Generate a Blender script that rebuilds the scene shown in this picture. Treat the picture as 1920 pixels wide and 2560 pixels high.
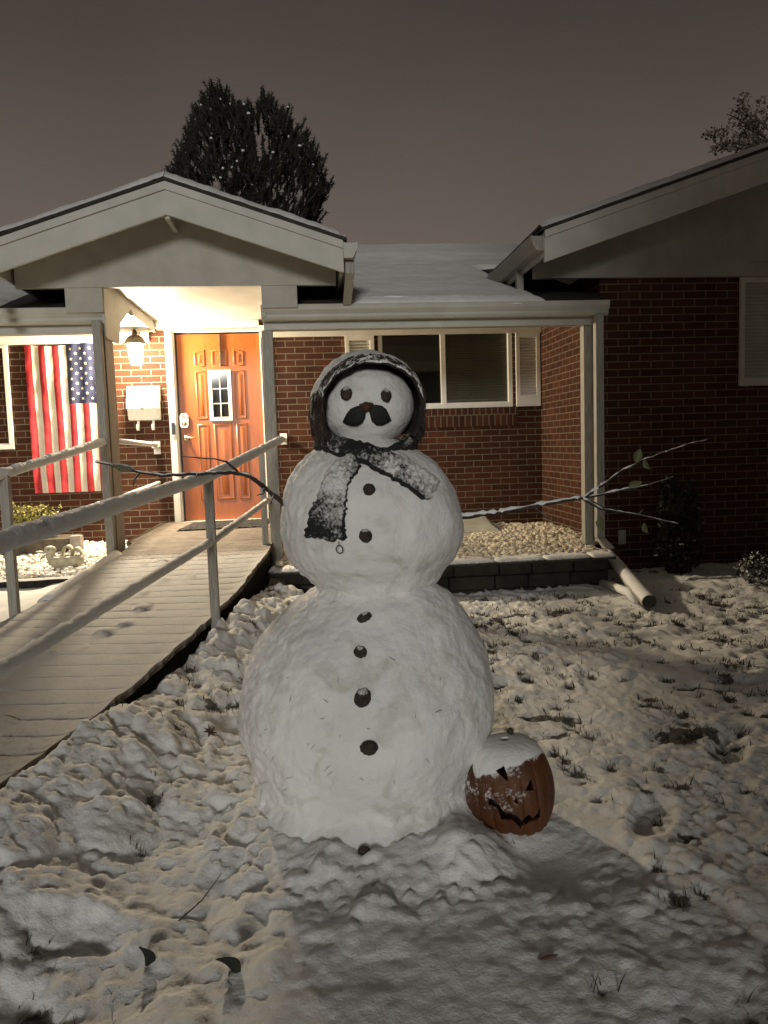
import bpy, math, random
import numpy as np
from mathutils import Vector, Matrix

# ------------------------------------------------------------------ scene, camera, sky, light
for o in list(bpy.data.objects):
    bpy.data.objects.remove(o)
S = bpy.context.scene
COL = S.collection
ZUP = 1.30                      # eye height: everything below is built with the eye at z = 0 and lifted at the end
f_px, pitch, yaw, roll = 1884.03, 0.0897898, 0.0970293, -0.0319548
F = Vector((math.sin(yaw)*math.cos(pitch), math.cos(yaw)*math.cos(pitch), -math.sin(pitch)))
R = Vector((math.cos(yaw), -math.sin(yaw), 0)); U = R.cross(F)
R2 = math.cos(roll)*R + math.sin(roll)*U; U2 = -math.sin(roll)*R + math.cos(roll)*U
cam = bpy.data.objects.new('camera', bpy.data.cameras.new('camera')); COL.objects.link(cam)
cam.matrix_world = Matrix(((R2.x, U2.x, -F.x, 0), (R2.y, U2.y, -F.y, 0), (R2.z, U2.z, -F.z, ZUP), (0, 0, 0, 1)))
cam.data.sensor_fit = 'VERTICAL'; cam.data.sensor_height = 36; cam.data.lens = f_px/2560*36
cam.data.clip_start = 0.05; cam.data.clip_end = 500
S.camera = cam
S.render.resolution_x, S.render.resolution_y = 768, 1024
S.view_settings.view_transform = 'Standard'; S.view_settings.look = 'None'
S.view_settings.exposure = 0; S.view_settings.gamma = 1; S.view_settings.use_curve_mapping = False
S.cycles.max_bounces = 8; S.cycles.diffuse_bounces = 5; S.cycles.transparent_max_bounces = 12
S.cycles.sample_clamp_indirect = 4; S.cycles.use_denoising = True

SUN_EL, SUN_AZ = math.radians(10), math.radians(-8)   # a weak soft street glow from behind the photographer
W = bpy.data.worlds.new("World"); S.world = W; W.use_nodes = True
nt = W.node_tree; nt.nodes.clear()
def N(t, kind, **kw):
    n = t.nodes.new(kind)
    for k, v in kw.items():
        if k.startswith('_'): setattr(n, k[1:], v)
        else: n.inputs[k.replace('__', ' ')].default_value = v
    return n
def ramp(t, fac, stops, interp='LINEAR'):
    r = t.nodes.new('ShaderNodeValToRGB'); r.color_ramp.interpolation = interp
    e = r.color_ramp.elements
    while len(e) < len(stops): e.new(0.5)
    for i, (p, c) in enumerate(stops):
        e[i].position = p; e[i].color = (*c, 1) if len(c) == 3 else c
    t.links.new(fac, r.inputs[0]); return r
tc = N(nt, 'ShaderNodeTexCoord'); sep = N(nt, 'ShaderNodeSeparateXYZ')
nt.links.new(tc.outputs['Generated'], sep.inputs[0])
no = N(nt, 'ShaderNodeTexNoise', Scale=2.2, Detail=2.0, Roughness=.5); nt.links.new(tc.outputs['Generated'], no.inputs['Vector'])
m1 = N(nt, 'ShaderNodeMath', _operation='MULTIPLY_ADD'); nt.links.new(no.outputs['Fac'], m1.inputs[0]); m1.inputs[1].default_value = .2
nt.links.new(sep.outputs['Z'], m1.inputs[2])
m2 = N(nt, 'ShaderNodeMath', _operation='MULTIPLY_ADD'); nt.links.new(sep.outputs['X'], m2.inputs[0]); m2.inputs[1].default_value = .1
nt.links.new(m1.outputs[0], m2.inputs[2])
rp = ramp(nt, m2.outputs[0], [(0, (.165, .132, .114)), (.25, (.160, .127, .110)), (.41, (.118, .094, .082)), (.55, (.070, .057, .049)), (.70, (.036, .030, .026)), (1, (.024, .021, .018))])
bg = N(nt, 'ShaderNodeBackground', Strength=1.0); nt.links.new(rp.outputs[0], bg.inputs[0])
sky = N(nt, 'ShaderNodeTexSky', _sky_type='NISHITA', _sun_disc=False, _sun_elevation=math.radians(-6), _sun_rotation=math.pi)
bg2 = N(nt, 'ShaderNodeBackground', Strength=.006); nt.links.new(sky.outputs[0], bg2.inputs[0])
add = N(nt, 'ShaderNodeAddShader'); nt.links.new(bg.outputs[0], add.inputs[0]); nt.links.new(bg2.outputs[0], add.inputs[1])
wo = N(nt, 'ShaderNodeOutputWorld'); nt.links.new(add.outputs[0], wo.inputs[0])

sl = bpy.data.lights.new('sun', 'SUN'); sl.energy = 1.16; sl.angle = math.radians(10); sl.color = (1, .99, .94)
sun = bpy.data.objects.new('sun', sl); COL.objects.link(sun)
sd = Vector((math.sin(SUN_AZ)*math.cos(SUN_EL), -math.cos(SUN_AZ)*math.cos(SUN_EL), math.sin(SUN_EL)))  # towards the source
sun.rotation_euler = sd.to_track_quat('Z', 'Y').to_euler(); sun.location = (0, -5, 6)
LAMP = 800.0

# ------------------------------------------------------------------ noise (numpy)
def _h(ix, iy, iz, s):
    n = (ix*374761393 + iy*668265263 + iz*2147483647 + s*974634777) & 0xffffffff
    n = ((n ^ (n >> 13))*1274126177) & 0xffffffff
    n = ((n ^ (n >> 16))*2246822519) & 0xffffffff
    return ((n ^ (n >> 15)) & 0xffffff)/float(0xffffff)
def vnoise(x, y, z=0.0, s=0):
    x, y, z = np.broadcast_arrays(np.asarray(x, float), y, z)
    ix, iy, iz = np.floor(x).astype(np.int64), np.floor(y).astype(np.int64), np.floor(z).astype(np.int64)
    fx, fy, fz = x-ix, y-iy, z-iz
    fx, fy, fz = fx*fx*(3-2*fx), fy*fy*(3-2*fy), fz*fz*(3-2*fz)
    r = 0
    for a in (0, 1):
        for b in (0, 1):
            for c in (0, 1):
                r = r + _h(ix+a, iy+b, iz+c, s)*(fx if a else 1-fx)*(fy if b else 1-fy)*(fz if c else 1-fz)
    return r*2-1
def fbm(x, y, z=0.0, o=4, s=0, g=.5):
    r = 0; a = 1.0; t = 0
    for i in range(o):
        k = 2.03**i
        r = r + a*vnoise(np.asarray(x)*k+i*7.1, np.asarray(y)*k+i*3.3, np.asarray(z)*k, s+i); t += a; a *= g
    return r/t
def clods(x, y, cell, s, keep=1.0, rmin=.35, rmax=.62):
    """round lumps scattered one to a cell: 0..1 dome height (already scaled by lump radius)"""
    X, Y = x/cell, y/cell
    ix, iy = np.floor(X).astype(np.int64), np.floor(Y).astype(np.int64)
    best = np.zeros_like(X)
    for a in (-1, 0, 1):
        for b in (-1, 0, 1):
            cx, cy = ix+a, iy+b; z = np.zeros_like(cx)
            px = cx+_h(cx, cy, z, s); py = cy+_h(cx, cy, z, s+1)
            rr = rmin+(rmax-rmin)*_h(cx, cy, z, s+2)**2; on = _h(cx, cy, z, s+3) < keep
            d = np.sqrt((X-px)**2+(Y-py)**2)/rr
            v = np.where(on & (d < 1), np.sqrt(np.clip(1-d*d, 0, 1))*rr, 0)
            best = np.maximum(best, v)
    return best*cell
def sm(a, b, x):
    t = np.clip((x-a)/(b-a), 0, 1); return t*t*(3-2*t)

# ------------------------------------------------------------------ mesh helpers
class MB:
    def __init__(s): s.v = []; s.f = []; s.mi = []; s.cur = 0
    def add(s, vs, fs):
        b = len(s.v); s.v += [tuple(map(float, p)) for p in vs]
        for q in fs: s.f.append(tuple(i+b for i in q)); s.mi.append(s.cur)
        return s
    def box(s, x0, x1, y0, y1, z0, z1):
        return s.add([(x0,y0,z0),(x1,y0,z0),(x1,y1,z0),(x0,y1,z0),(x0,y0,z1),(x1,y0,z1),(x1,y1,z1),(x0,y1,z1)],
                     [(0,3,2,1),(4,5,6,7),(0,1,5,4),(1,2,6,5),(2,3,7,6),(3,0,4,7)])
    def prism(s, poly, y0, y1):      # poly in x,z, extruded along y
        n = len(poly)
        return s.add([(x,y0,z) for x,z in poly]+[(x,y1,z) for x,z in poly],
                     [tuple(range(n)), tuple(range(2*n-1, n-1, -1))]+[(i,i+n,(i+1)%n+n,(i+1)%n) for i in range(n)])
    def prismx(s, poly, x0, x1):     # poly in y,z
        n = len(poly)
        return s.add([(x0,y,z) for y,z in poly]+[(x1,y,z) for y,z in poly],
                     [tuple(range(n)), tuple(range(2*n-1, n-1, -1))]+[(i,i+n,(i+1)%n+n,(i+1)%n) for i in range(n)])
    def prismz(s, poly, z0, z1):
        n = len(poly)
        return s.add([(x,y,z0) for x,y in poly]+[(x,y,z1) for x,y in poly],
                     [tuple(range(n-1, -1, -1)), tuple(range(n, 2*n))]+[(i,(i+1)%n,(i+1)%n+n,i+n) for i in range(n)])
    def tube(s, pts, rad, n=8, caps=True, rough=0, seed=0):
        pts = [Vector(p) for p in pts]; rad = rad if hasattr(rad, '__len__') else [rad]*len(pts)
        rnd = random.Random(seed); vs = []; up = Vector((.123, .31, 1)).normalized()
        for i, p in enumerate(pts):
            t = (pts[min(i+1, len(pts)-1)]-pts[max(i-1, 0)]).normalized()
            a = t.cross(up)
            if a.length < 1e-3: a = t.cross(Vector((1, 0, 0)))
            a.normalize(); b = a.cross(t).normalized()
            for k in range(n):
                w = 2*math.pi*k/n; r = rad[i]*(1+rough*(rnd.random()-.5))
                vs.append(p+a*math.cos(w)*r+b*math.sin(w)*r)
        fs = [(i*n+k, i*n+(k+1)%n, (i+1)*n+(k+1)%n, (i+1)*n+k) for i in range(len(pts)-1) for k in range(n)]
        if caps: fs += [tuple(range(n-1, -1, -1)), tuple((len(pts)-1)*n+k for k in range(n))]
        return s.add(vs, fs)
    def lathe(s, prof, c=(0, 0, 0), n=20, sx=1, sy=1):
        vs = [(c[0]+r*math.cos(2*math.pi*k/n)*sx, c[1]+r*math.sin(2*math.pi*k/n)*sy, c[2]+z) for r, z in prof for k in range(n)]
        fs = [(i*n+k, i*n+(k+1)%n, (i+1)*n+(k+1)%n, (i+1)*n+k) for i in range(len(prof)-1) for k in range(n)]
        return s.add(vs, fs+[tuple(range(n-1, -1, -1)), tuple((len(prof)-1)*n+k for k in range(n))])
    def ell(s, c, r, n=12, m=8, rot=None, rough=0, seed=0):
        rnd = random.Random(seed); vs = []
        for j in range(m+1):
            th = math.pi*j/m
            for k in range(n):
                w = 2*math.pi*k/n; q = 1+rough*(rnd.random()-.5)
                p = Vector((r[0]*math.sin(th)*math.cos(w)*q, r[1]*math.sin(th)*math.sin(w)*q, r[2]*math.cos(th)*q))
                if rot: p = rot @ p
                vs.append(p+Vector(c))
        return s.add(vs, [(j*n+k, (j+1)*n+k, (j+1)*n+(k+1)%n, j*n+(k+1)%n) for j in range(m) for k in range(n)])
    def grid(s, P, wrap=False):      # P: array (a, b, 3)
        a, b = P.shape[:2]
        kb = b if wrap else b-1
        return s.add(P.reshape(-1, 3).tolist(), [(i*b+j, i*b+(j+1)%b, (i+1)*b+(j+1)%b, (i+1)*b+j) for i in range(a-1) for j in range(kb)])
    def mk(s, name, mat, parent=None, smooth=False, bevel=0, attr=None, **props):
        off = Vector(parent['_w']) if parent else Vector((0, 0, 0))
        me = bpy.data.meshes.new(name)
        me.from_pydata([(a-off.x, b-off.y, c-off.z) for a, b, c in s.v], [], s.f)
        mats = mat if isinstance(mat, (list, tuple)) else [mat]
        for m in mats: me.materials.append(m)
        if len(mats) > 1: me.polygons.foreach_set('material_index', s.mi)
        if smooth: me.polygons.foreach_set('use_smooth', [True]*len(me.polygons))
        if attr is not None:
            at = me.attributes.new('cover', 'FLOAT', 'POINT'); at.data.foreach_set('value', np.concatenate([np.asarray(attr, np.float32), np.zeros(max(0, len(s.v)-len(attr)), np.float32)]))
        me.update()
        o = bpy.data.objects.new(name, me); COL.objects.link(o)
        if parent: o.parent = parent
        o['_w'] = tuple(off)
        if bevel:
            b = o.modifiers.new('bevel', 'BEVEL'); b.width = bevel; b.segments = 2; b.limit_method = 'ANGLE'
        for k, v in props.items(): o[k] = v
        return o
def thing(name, loc, label, cat, group=None):
    o = bpy.data.objects.new(name, None); COL.objects.link(o); o.location = loc; o['_w'] = tuple(loc)
    o['label'] = label; o['category'] = cat; o.empty_display_size = .1
    if group: o['group'] = group
    return o
def tag(o, label, cat, group=None):
    o['label'] = label; o['category'] = cat
    if group: o['group'] = group
    return o

# ------------------------------------------------------------------ materials
def newmat(name):
    m = bpy.data.materials.new(name); m.use_nodes = True; t = m.node_tree
    return m, t, t.nodes['Principled BSDF']
def L(t, a, b): t.links.new(a, b)
def objco(t): return N(t, 'ShaderNodeTexCoord').outputs['Object']
def pos(t): return N(t, 'ShaderNodeNewGeometry').outputs['Position']
def noise(t, co, scale, detail=4, rough=.55, dist=0):
    n = N(t, 'ShaderNodeTexNoise', Scale=scale, Detail=detail, Roughness=rough, Distortion=dist); L(t, co, n.inputs['Vector']); return n.outputs['Fac']
def bump(t, bs, h, strength=.5, dist=.01, prev=None):
    b = N(t, 'ShaderNodeBump', Strength=strength, Distance=dist); L(t, h, b.inputs['Height'])
    if prev: L(t, prev, b.inputs['Normal'])
    if bs: L(t, b.outputs[0], bs.inputs['Normal'])
    return b.outputs[0]
def mixc(t, fac, a, b):
    m = N(t, 'ShaderNodeMix', _data_type='RGBA')
    if isinstance(fac, (int, float)): m.inputs[0].default_value = fac
    else: L(t, fac, m.inputs[0])
    for i, c in ((6, a), (7, b)):
        if isinstance(c, tuple): m.inputs[i].default_value = (*c, 1)
        else: L(t, c, m.inputs[i])
    return m.outputs[2]
def mth(t, op, a, b=None, c=None):
    m = N(t, 'ShaderNodeMath', _operation=op)
    for i, v in enumerate((a, b, c)):
        if v is None: continue
        if isinstance(v, (int, float)): m.inputs[i].default_value = v
        else: L(t, v, m.inputs[i])
    return m.outputs[0]
def varied(name, c1, c2, scale=8, rough=.6, bscale=60, bstr=.3, bdist=.003, detail=4, metal=0, stretch=None, lo=.35, hi=.65):
    m, t, b = newmat(name); co = objco(t)
    if stretch:
        mp = N(t, 'ShaderNodeMapping'); mp.inputs['Scale'].default_value = stretch; L(t, co, mp.inputs[0]); co = mp.outputs[0]
    r = ramp(t, noise(t, co, scale, detail), [(lo, c1), (hi, c2)]); L(t, r.outputs[0], b.inputs['Base Color'])
    b.inputs['Roughness'].default_value = rough; b.inputs['Metallic'].default_value = metal
    if bstr: bump(t, b, noise(t, co, bscale, 3), bstr, bdist)
    return m
def snow_nodes(t, co, scale=1.0):
    c = ramp(t, noise(t, co, 5*scale, 4), [(.3, (.70, .70, .68)), (.7, (.82, .82, .80))]).outputs[0]
    nb = bump(t, None, noise(t, co, 260*scale, 3, .7), .5, .0025)
    nb = bump(t, None, noise(t, co, 45*scale, 4, .65), .6, .008, nb)
    return c, nb
def snowmat(name='snow', scale=1.0, dirt=0.0):
    m, t, b = newmat(name); co = objco(t); c, nb = snow_nodes(t, co, scale)
    if dirt:
        d = ramp(t, noise(t, co, 7, 6, .62, .6), [(.52, (0, 0, 0)), (.72, (1, 1, 1))]).outputs[0]
        d2 = mth(t, 'MULTIPLY', d, dirt); c = mixc(t, d2, c, (.36, .36, .27))
        e = ramp(t, noise(t, co, 60, 3, .6, 1.2), [(.68, (0, 0, 0)), (.76, (1, 1, 1))]).outputs[0]
        c = mixc(t, mth(t, 'MULTIPLY', mth(t, 'MULTIPLY', e, d), .55), c, (.10, .09, .06))
    L(t, c, b.inputs['Base Color']); L(t, nb, b.inputs['Normal']); b.inputs['Roughness'].default_value = .75
    b.inputs['Specular IOR Level'].default_value = .35
    return m
def covermat(name, base, base2, scale=12, rough=.6, brk=60, lo=.45, hi=.55, bdist=.004):
    """a material with real snow lying on it where the mesh carries snow (attribute) """
    m, t, b = newmat(name); co = objco(t)
    bc = ramp(t, noise(t, co, scale, 5), [(.35, base), (.65, base2)]).outputs[0]
    sc, nb = snow_nodes(t, co)
    at = N(t, 'ShaderNodeAttribute', _attribute_name='cover').outputs['Fac']
    f = mth(t, 'ADD', at, mth(t, 'MULTIPLY', mth(t, 'SUBTRACT', noise(t, co, brk, 4, .7), .5), .9))
    f = ramp(t, f, [(lo, (0, 0, 0)), (hi, (1, 1, 1))]).outputs[0]
    L(t, mixc(t, f, bc, sc), b.inputs['Base Color'])
    nb = bump(t, None, noise(t, co, 150, 4, .7), .7, bdist, nb)
    L(t, nb, b.inputs['Normal']); b.inputs['Roughness'].default_value = rough
    return m
def topsnow(name, base, base2, z0=.35, z1=.7, scale=12, rough=.6, brk=50):
    """snow lies on faces that point up"""
    m, t, b = newmat(name); co = objco(t)
    bc = ramp(t, noise(t, co, scale, 5), [(.35, base), (.65, base2)]).outputs[0]
    sc, nb = snow_nodes(t, co)
    g = N(t, 'ShaderNodeNewGeometry'); sp = N(t, 'ShaderNodeSeparateXYZ'); L(t, g.outputs['Normal'], sp.inputs[0])
    f = mth(t, 'ADD', sp.outputs['Z'], mth(t, 'MULTIPLY', mth(t, 'SUBTRACT', noise(t, co, brk, 4, .7), .5), .9))
    f = ramp(t, f, [(z0, (0, 0, 0)), (z1, (1, 1, 1))]).outputs[0]
    L(t, mixc(t, f, bc, sc), b.inputs['Base Color']); L(t, nb, b.inputs['Normal']); b.inputs['Roughness'].default_value = rough
    return m
def brickmat(name, horiz='X', phase=0.0, zphase=0.0, bw=.2032, rh=.0677):
    m, t, b = newmat(name); p = pos(t); sp = N(t, 'ShaderNodeSeparateXYZ'); L(t, p, sp.inputs[0])
    cb = N(t, 'ShaderNodeCombineXYZ'); L(t, mth(t, 'ADD', sp.outputs[horiz], phase), cb.inputs[0]); L(t, mth(t, 'ADD', sp.outputs['Z'], zphase), cb.inputs[1])
    br = N(t, 'ShaderNodeTexBrick', Scale=1.0); br.inputs['Brick Width'].default_value = bw; br.inputs['Row Height'].default_value = rh
    br.inputs['Mortar Size'].default_value = .0052; br.inputs['Mortar Smooth'].default_value = .25; br.inputs['Bias'].default_value = 0
    br.inputs['Color1'].default_value = (.062, .0185, .0075, 1); br.inputs['Color2'].default_value = (.046, .013, .0055, 1)
    L(t, cb.outputs[0], br.inputs['Vector'])
    row = mth(t, 'FLOOR', mth(t, 'DIVIDE', mth(t, 'ADD', sp.outputs['Z'], zphase), rh))
    even = mth(t, 'SUBTRACT', 1.0, mth(t, 'ABSOLUTE', mth(t, 'MODULO', row, 2.0)))
    colm = mth(t, 'FLOOR', mth(t, 'ADD', mth(t, 'DIVIDE', mth(t, 'ADD', sp.outputs[horiz], phase), bw), mth(t, 'MULTIPLY', even, .5)))
    cc = N(t, 'ShaderNodeCombineXYZ'); L(t, row, cc.inputs[0]); L(t, colm, cc.inputs[1])
    wn = N(t, 'ShaderNodeTexWhiteNoise'); L(t, cc.outputs[0], wn.inputs['Vector'])
    tone = ramp(t, wn.outputs['Value'], [(0, (.72, .70, .70)), (.25, (.9, .9, .9)), (.75, (1.03, 1.03, 1.03)), (1, (1.22, 1.2, 1.15))]).outputs[0]
    nz = noise(t, p, 22, 5, .65); nm = noise(t, p, 130, 5, .7)
    c = mixc(t, mth(t, 'MULTIPLY', nz, .45), br.outputs['Color'], (.085, .030, .012))
    dk = ramp(t, noise(t, p, 3.1, 4), [(.35, (.72, .72, .72)), (.65, (1.1, 1.1, 1.1))]).outputs[0]
    mm = N(t, 'ShaderNodeMix', _data_type='RGBA', _blend_type='MULTIPLY'); mm.inputs[0].default_value = 1; L(t, c, mm.inputs[6]); L(t, dk, mm.inputs[7])
    mm2 = N(t, 'ShaderNodeMix', _data_type='RGBA', _blend_type='MULTIPLY'); mm2.inputs[0].default_value = 1; L(t, mm.outputs[2], mm2.inputs[6]); L(t, tone, mm2.inputs[7])
    mort = ramp(t, nm, [(.3, (.12, .095, .062)), (.7, (.19, .155, .11))]).outputs[0]
    c = mixc(t, br.outputs['Fac'], mm2.outputs[2], mort); L(t, c, b.inputs['Base Color'])
    b.inputs['Roughness'].default_value = .85; b.inputs['Specular IOR Level'].default_value = .25
    nb = bump(t, None, mth(t, 'SUBTRACT', 1.0, br.outputs['Fac']), .8, .006)
    wv = noise(t, p, 75, 4, .65, .8)
    bump(t, b, wv, .75, .009, nb)
    return m
def flat(name, c, rough=.5, metal=0):
    m, t, b = newmat(name); co = objco(t)
    r = ramp(t, noise(t, co, 30, 3), [(.3, tuple(x*.9 for x in c)), (.7, tuple(min(1, x*1.08) for x in c))]); L(t, r.outputs[0], b.inputs['Base Color'])
    b.inputs['Roughness'].default_value = rough; b.inputs['Metallic'].default_value = metal
    return m

M_snow = snowmat(); M_snowman = snowmat('packed_snow', 1.0, .6)
M_paint = varied('white_paint', (.35, .345, .30), (.42, .41, .36), 5, .5, 90, .25, .0015)
M_stucco = varied('painted_panel', (.34, .33, .28), (.40, .385, .335), 6, .7, 160, .5, .002)
M_wood = varied('weathered_post_paint', (.22, .21, .18), (.34, .325, .285), 7, .65, 50, .4, .002, stretch=(14, 14, 1.2))
M_wingpaint = varied('grey_wing_paint', (.25, .245, .21), (.31, .30, .26), 5, .6, 90, .3, .002)
M_shutgrey = varied('grey_shutter_paint', (.40, .395, .35), (.47, .46, .41), 5, .6, 90, .3, .002)
M_alu = varied('aluminium_trim', (.62, .60, .54), (.72, .70, .64), 5, .4, 80, .1, .001)
M_shingle = varied('dark_shingle', (.018, .016, .015), (.035, .03, .028), 30, .9, 90, .8, .01)
M_brick = brickmat('brick', 'X', phase=0.0, zphase=0.0)
M_brick_side = brickmat('brick_side', 'Y', phase=.05, zphase=.0)
M_brick_wing = brickmat('brick_wing', 'X', phase=.07, zphase=.0)
M_soldier = brickmat('brick_soldier', 'X', phase=.02, zphase=.035, bw=.0677, rh=.2032)
M_dark = varied('dark_soil', (.008, .007, .006), (.02, .017, .014), 20, .95, 60, .6, .01)
M_concrete = varied('concrete', (.20, .18, .15), (.30, .27, .23), 10, .85, 70, .5, .003)
M_black = flat('black_plastic', (.012, .012, .013), .35)
M_glass_dark = flat('dark_glass', (.012, .012, .011), .06)
M_blind = varied('blind', (.12, .11, .075), (.16, .15, .10), 3, .25, 20, .0, .001)
M_door = None
def doormat_mat():
    m, t, b = newmat('varnished_door'); co = objco(t)
    mp = N(t, 'ShaderNodeMapping'); mp.inputs['Scale'].default_value = (16, 16, 1.3); L(t, co, mp.inputs[0])
    n1 = noise(t, mp.outputs[0], 3.2, 6, .6, .8); n2 = noise(t, co, 2.2, 2)
    c = ramp(t, n1, [(.3, (.25, .062, .009)), (.5, (.30, .078, .012)), (.72, (.35, .096, .016))]).outputs[0]
    L(t, c, b.inputs['Base Color']); b.inputs['Roughness'].default_value = .38
    bump(t, b, n1, .12, .002); return m
M_door = doormat_mat()
M_brass = flat('satin_nickel', (.62, .56, .42), .28, 1.0)
M_bronze = varied('aged_bronze', (.10, .075, .05), (.17, .13, .09), 20, .5, 80, .3, .002, metal=.3)
M_mail = flat('white_enamel', (.74, .72, .64), .35)
M_red = varied('flag_red', (.26, .007, .012), (.32, .012, .017), 12, .7, 300, .3, .001)
M_white = varied('flag_white', (.50, .46, .37), (.58, .54, .44), 12, .7, 300, .3, .001)
M_blue = varied('flag_blue', (.009, .012, .038), (.016, .021, .06), 12, .7, 300, .3, .001)

# ------------------------------------------------------------------ ground
EDGE = np.array([(6.4, -.33), (6.0, -.345), (4.95, -.462), (4.31, -.594), (3.82, -.702), (3.4, -.815), (3.0, -.94), (2.65, -1.06), (1.9, -1.33), (1.0, -1.66)])[::-1]
def edge_r(y): return np.interp(y, EDGE[:, 0], EDGE[:, 1])
def edge_l(y): return edge_r(y)-1.2-.02*np.clip(6-y, 0, 4)
def ramp_z(y): return np.where(y > 6.7, -.76, -1.363+.09*y)
def ground_base(x, y):
    right = np.interp(y, [-5, 0, 2.3, 4, 5.8, 40], [-1.40, -1.36, -1.325, -1.25, -1.20, -1.2])
    left = np.interp(y, [-5, 0, 2.5, 4.5, 5.9, 40], [-1.40, -1.34, -1.16, -1.05, -1.02, -1.02])
    k = sm(-1.1, -1.75, x); return right*(1-k)+left*k
def ground_h(x, y, detail=True):
    z = ground_base(x, y)
    d = x-edge_r(y)                                     # distance right of the ramp
    rz = np.minimum(ramp_z(y), -.93)
    bank = (rz-.03*sm(3.1, 3.9, y)-.06*sm(4.6, 5.3, y)+.05*sm(3.3, 2.6, y)-z)
    w = np.exp(-(np.clip(d, 0, 9)/.42)**2)*sm(-.02, .05, d)*sm(6.1, 5.5, y)
    z = z+bank*w*(y < 6.1)
    inr = (d < .03) & (x > edge_l(y)-.02)
    z = np.where(inr & (y > 3.25), np.minimum(z, ramp_z(y)-.12), z)
    z = np.where(inr & (y <= 3.25), np.minimum(z, ramp_z(y)-.05+.05*sm(-.12, .03, d)), z)
    dl = edge_l(y)-x
    z = z+np.exp(-(np.clip(dl, 0, 9)/.3)**2)*sm(-.02, .03, dl)*(np.maximum(ramp_z(y)-.06-z, 0))*(y < 6)
    # foot of the snowman: pushed-up skirt of snow
    r = np.sqrt(((x-.17)/1.05)**2+((y-2.62))**2)
    z = z+.035*np.exp(-((r-.36)/.15)**2)
    pit = np.exp(-(((x-.70)/.20)**2+((y-2.28)/.20)**2)); z = z-.045*pit
    r3 = np.sqrt((x-.42)**2+(y-2.24)**2); z = z+.035*np.exp(-(r3/.10)**2)
    # sweep marks and broad undulation
    smooth_path = np.exp(-(((x-.25)/.55)**2+((y-1.6)/.62)**2))
    und = .026*fbm(x*1.3, y*1.3, 0, 3, 11)+.020*fbm(x*3.4, y*3.4, 0, 3, 12)
    z = z+und*(1-.45*smooth_path)
    if detail:
        act = np.clip(.45+.75*fbm(x*1.1, y*1.1, 0, 3, 21), 0, 1)*(1-.8*smooth_path)
        act = np.maximum(act, .95*np.exp(-(np.clip(d-.35, 0, 9)/.5)**2)*(d > 0)*(y < 6))
        act = np.maximum(act, (.55+.45*fbm(x*1.6, y*1.6, 0, 2, 23))*sm(.2, .9, x)*sm(1.7, 2.8, y)); act = np.maximum(act, 1.15*np.exp(-((r-.50)/.14)**2)); act = act*(1-.9*pit)
        wx = x+.02*fbm(x*9, y*9, 0, 2, 31); wy = y+.02*fbm(x*9, y*9, 0, 2, 32)
        rt = sm(.3, 1.0, x); z = z+act*((.62-.42*rt)*clods(wx, wy, .21, 41, .55)*.5+(.75-.2*rt)*clods(wx, wy, .10, 51, .5)*.55+.85*clods(wx, wy, .048, 61, .5)*.6)
        z = z+act*(.9*clods(wx, wy, .026, 65, .35)*.5)+act*.014*fbm(x*14, y*14, 0, 4, 71, .6)+(.003+.003*act)*fbm(x*42, y*42, 0, 3, 72)
        # boot prints and scuffs in the trodden area
        rnd = random.Random(5)
        for i in range(24):
            fx, fy = rnd.uniform(-1.5, 2.4), rnd.uniform(1.3, 4.6)
            if (fx-.17)**2+(fy-2.7)**2 < .35: continue
            if fx < float(edge_r(fy))+.35: continue
            a = rnd.uniform(0, 3.14); c, s_ = math.cos(a), math.sin(a)
            u = ((x-fx)*c+(y-fy)*s_)/.15; v = (-(x-fx)*s_+(y-fy)*c)/.065
            q = u*u+v*v; z = z-.022*np.exp(-q**3)+.008*np.exp(-((np.sqrt(q)-1.35)/.3)**2)
    return z
_r = random.Random(77); TUFT = []
for _ in range(520):
    tx, ty = _r.uniform(.55, 4.3), _r.uniform(1.5, 5.6)
    if _r.random() < .10: tx = _r.uniform(-.9, .6)
    if (tx-.18)**2+(ty-2.6)**2 < .42 or (ty < 2.5 and _r.random() < .72): continue
    TUFT.append((tx, ty, _r.uniform(.018, .05)*(1.3 if ty > 3 else 1), _r.random()))
PATCH = [(1.02, 2.42, .16), (1.18, 2.28, .14), (1.35, 3.1, .2), (1.55, 3.0, .2), (1.9, 3.5, .3), (2.2, 3.2, .25), (1.05, 3.3, .2), (1.65, 2.45, .22), (1.35, 2.0, .14),
         (-.60, 1.72, .20), (-.45, 1.80, .10), (-.8, 1.9, .16), (-.50, 1.62, .11), (-.72, 1.75, .12), (.22, 1.98, .05), (2.05, 2.6, .25), (1.2, 4.1, .3), (2.3, 4.4, .4), (1.0, 4.8, .3), (1.7, 5.1, .35), (.9, 1.52, .08), (.95, 3.75, .22), (.55, 1.42, .08),
         (-.62, 2.75, .14), (-.55, 2.45, .08), (-.2, 3.4, .12), (2.6, 3.4, .3), (1.9, 1.9, .2)]
def grass_mask(x, y):
    m = .44+.26*fbm(x*1.7, y*2.6, 0, 2, 81)+.42*fbm(x*7, y*9, 0, 4, 82, .6)
    k = .17*sm(.5, 1.4, x)*sm(1.9, 2.8, y)-.08
    for px, py, pr in PATCH: k = k+.30*np.exp(-(((x-px)**2+((y-py)*1.5)**2)/(pr*pr*.45)))
    k = k-.5*np.exp(-(((x-.2)**2+(y-2.7)**2)/.35)**2)-.3*np.exp(-((x-edge_r(y)-.3)/.3)**2)*(y > 3.2)
    return m+k
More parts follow.
